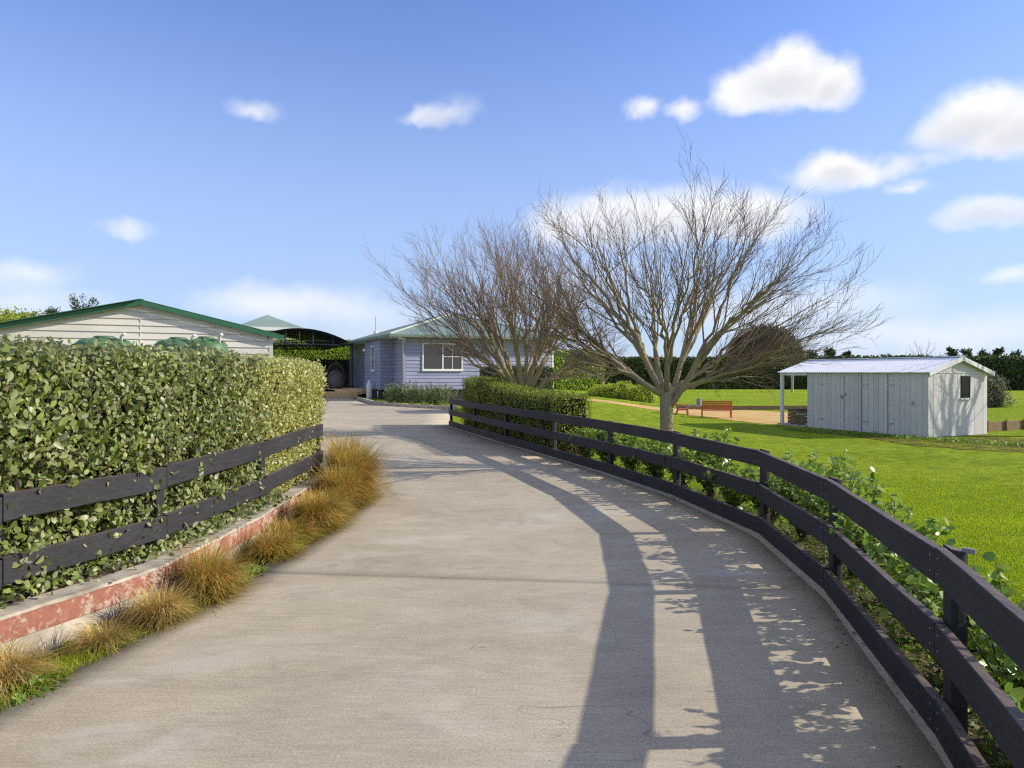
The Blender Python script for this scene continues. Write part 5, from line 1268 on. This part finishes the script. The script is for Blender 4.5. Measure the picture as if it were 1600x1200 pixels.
def conifer(x, y, h, r, label, group='trees behind the far hedge'):
    t = empty('conifer', (x, y, SG), 0, label, 'tree', group); P_ = []; N_ = []
    for k in range(26):
        z = h * (1 - random.random() ** 1.6 * .55); a = random.uniform(0, 2 * math.pi); L = r * (1.15 - z / h) * 1.6 + .25; e = np.array([L * math.cos(a), L * math.sin(a), z + L * random.uniform(.0, 1.5)]); b = np.array([0, 0, z])
        f = rng.uniform(.1, 1, 34); pt = b + (e - b) * f[:, None]; P_.append(pt + rng.normal(0, .08, pt.shape)); N_.append(rng.normal(0, 1, pt.shape))
    ac = Acc(); ac.add(leaves(np.concatenate(P_), unit(np.concatenate(N_)), .34, .4, .9, .6)); ac.build('crown', M['conifer'], t)
    MB().tube([(0, 0, -.2), (0, 0, h * .95)], [.16, .04], 8).build('trunk', M['bark'], t)
for px, ph, lb in ((1268, 549, 'leftmost dark conifer tip right of the dome tree'), (1297, 545, 'tallest conifer tip between the dome tree and the shed'), (1322, 549, 'third conifer tip left of the shed roof ridge'), (1385, 556, 'lone low conifer tip above the middle of the shed roof'),
                   (1488, 545, 'conifer tip just left of the shed gable'), (1510, 546, 'conifer tip above the shed gable peak'), (1538, 550, 'conifer tip right of the shed gable'), (1560, 546, 'conifer tip second from the right edge'), (1588, 551, 'conifer tip at the right edge of the photo')):
    D_ = 88; x = (px - 800) / F * D_; conifer(x, D_, CH + (HZ - ph - 5) / F * D_ - SG, .8, lb)
# small leafless trees far off
TF = [(dx * s, dy * s, 1.2 + dz * s, .05) for s in (1,) for dx, dy, dz in ((-1.5, 0, 2.6), (-.6, .5, 3.2), (.4, -.4, 3.3), (1.3, .3, 2.7), (1.8, -.2, 1.8), (-1.9, -.2, 1.7), (0, .9, 2.9))]
q = (1444 - 800) / F * 86
bare_tree('bare_tree', q, 86, .14, 2.6, [(a * 1.2, b, c + 1.0, .06) for a, b, c, d in TF], 'small bare tree showing above the shed roof', (M['bark'], M['twig']), (5, 4, 3), 21)
q = P(1238, 613, SG)
bare_tree('bare_tree', q.x, q.y, .11, 1.6, [(a * .62, b * .6, .8 + c * .42, .035) for a, b, c, d in TF], 'thin pale trunked tree seen through the shed porch', (M['oldcrete'], M['twig']), (5, 4, 3), 22)
q = P(925, 603, SG)
bare_tree('bare_tree', 6.2, 47, .10, 1.0, [(a * 1.0, b, c * .66, .04) for a, b, c, d in TF], 'small twiggy tree before the sunlit hedge', (M['bark'], M['twig2']), (7, 5, 3), 23)
# a bare tree standing just out of frame whose shadow falls on the shed gable
bare_tree('bare_tree', 18.4, 20.9, .14, 1.3, [(a * 1.3, b * 1.0, c * 1.05, .09) for a, b, c, d in TF], 'bare tree standing out of frame right of the shed', (M['bark'], M['twig']), (6, 5, 3), 31)
# trees behind the garage on the left
for (px, py, D_, r, n, mat, lb) in ((-30, 535, 30, (2.6, 2.4, 1.45), 7000, 'yellowtree', 'yellow green tree at the left edge behind the garage roof'), (40, 520, 36, (1.9, 2, 1.0), 4500, 'yellowtree', 'lower yellow green tree just left of the garage roof slope')):
    c = PD(px, py, D_); t = empty('leafy_tree', (c.x, c.y, 0), 0, lb, 'tree', 'trees behind the garage'); Pp, Nn = blob_samples((0, 0, c.z), r, n, .08, .9, -.9, .2)
    ac = Acc(); ac.add(leaves(Pp, Nn, .16, .9, .8, .8)); ac.build('crown', M[mat], t); blob_core((0, 0, c.z), r, .8).build('shade_core', M['farcore'], t, True); MB().tube([(0, 0, -.1), (0, 0, c.z)], [.2, .1], 8).build('trunk', M['bark'], t)
for (px, py, D_, w, lb) in ((130, 478, 40, .9, 'dark feathery tree top above the left garage roof slope'), (84, 490, 42, .45, 'small dark tree top left of the feathery one')):
    c = PD(px, py, D_); t = empty('leafy_tree', (c.x, c.y, 0), 0, lb, 'tree', 'trees behind the garage'); P_ = []; N_ = []
    for k in range(34):
        a = random.uniform(0, 2 * math.pi); e = np.array([w * random.uniform(.2, 1) * math.cos(a), w * random.uniform(.2, 1) * math.sin(a), c.z + w * random.uniform(-.6, .75)]); b = np.array([0, 0, c.z - w * 1.4])
        f = rng.uniform(.45, 1, 36); pt = b + (e - b) * f[:, None]; P_.append(pt + rng.normal(0, .06, pt.shape)); N_.append(rng.normal(0, 1, pt.shape))
    ac = Acc(); ac.add(leaves(np.concatenate(P_), unit(np.concatenate(N_)), .15, .5, .8, .5)); ac.build('crown', M['conifer'], t); MB().tube([(0, 0, -.1), (0, 0, c.z)], [.18, .05], 8).build('trunk', M['bark'], t)
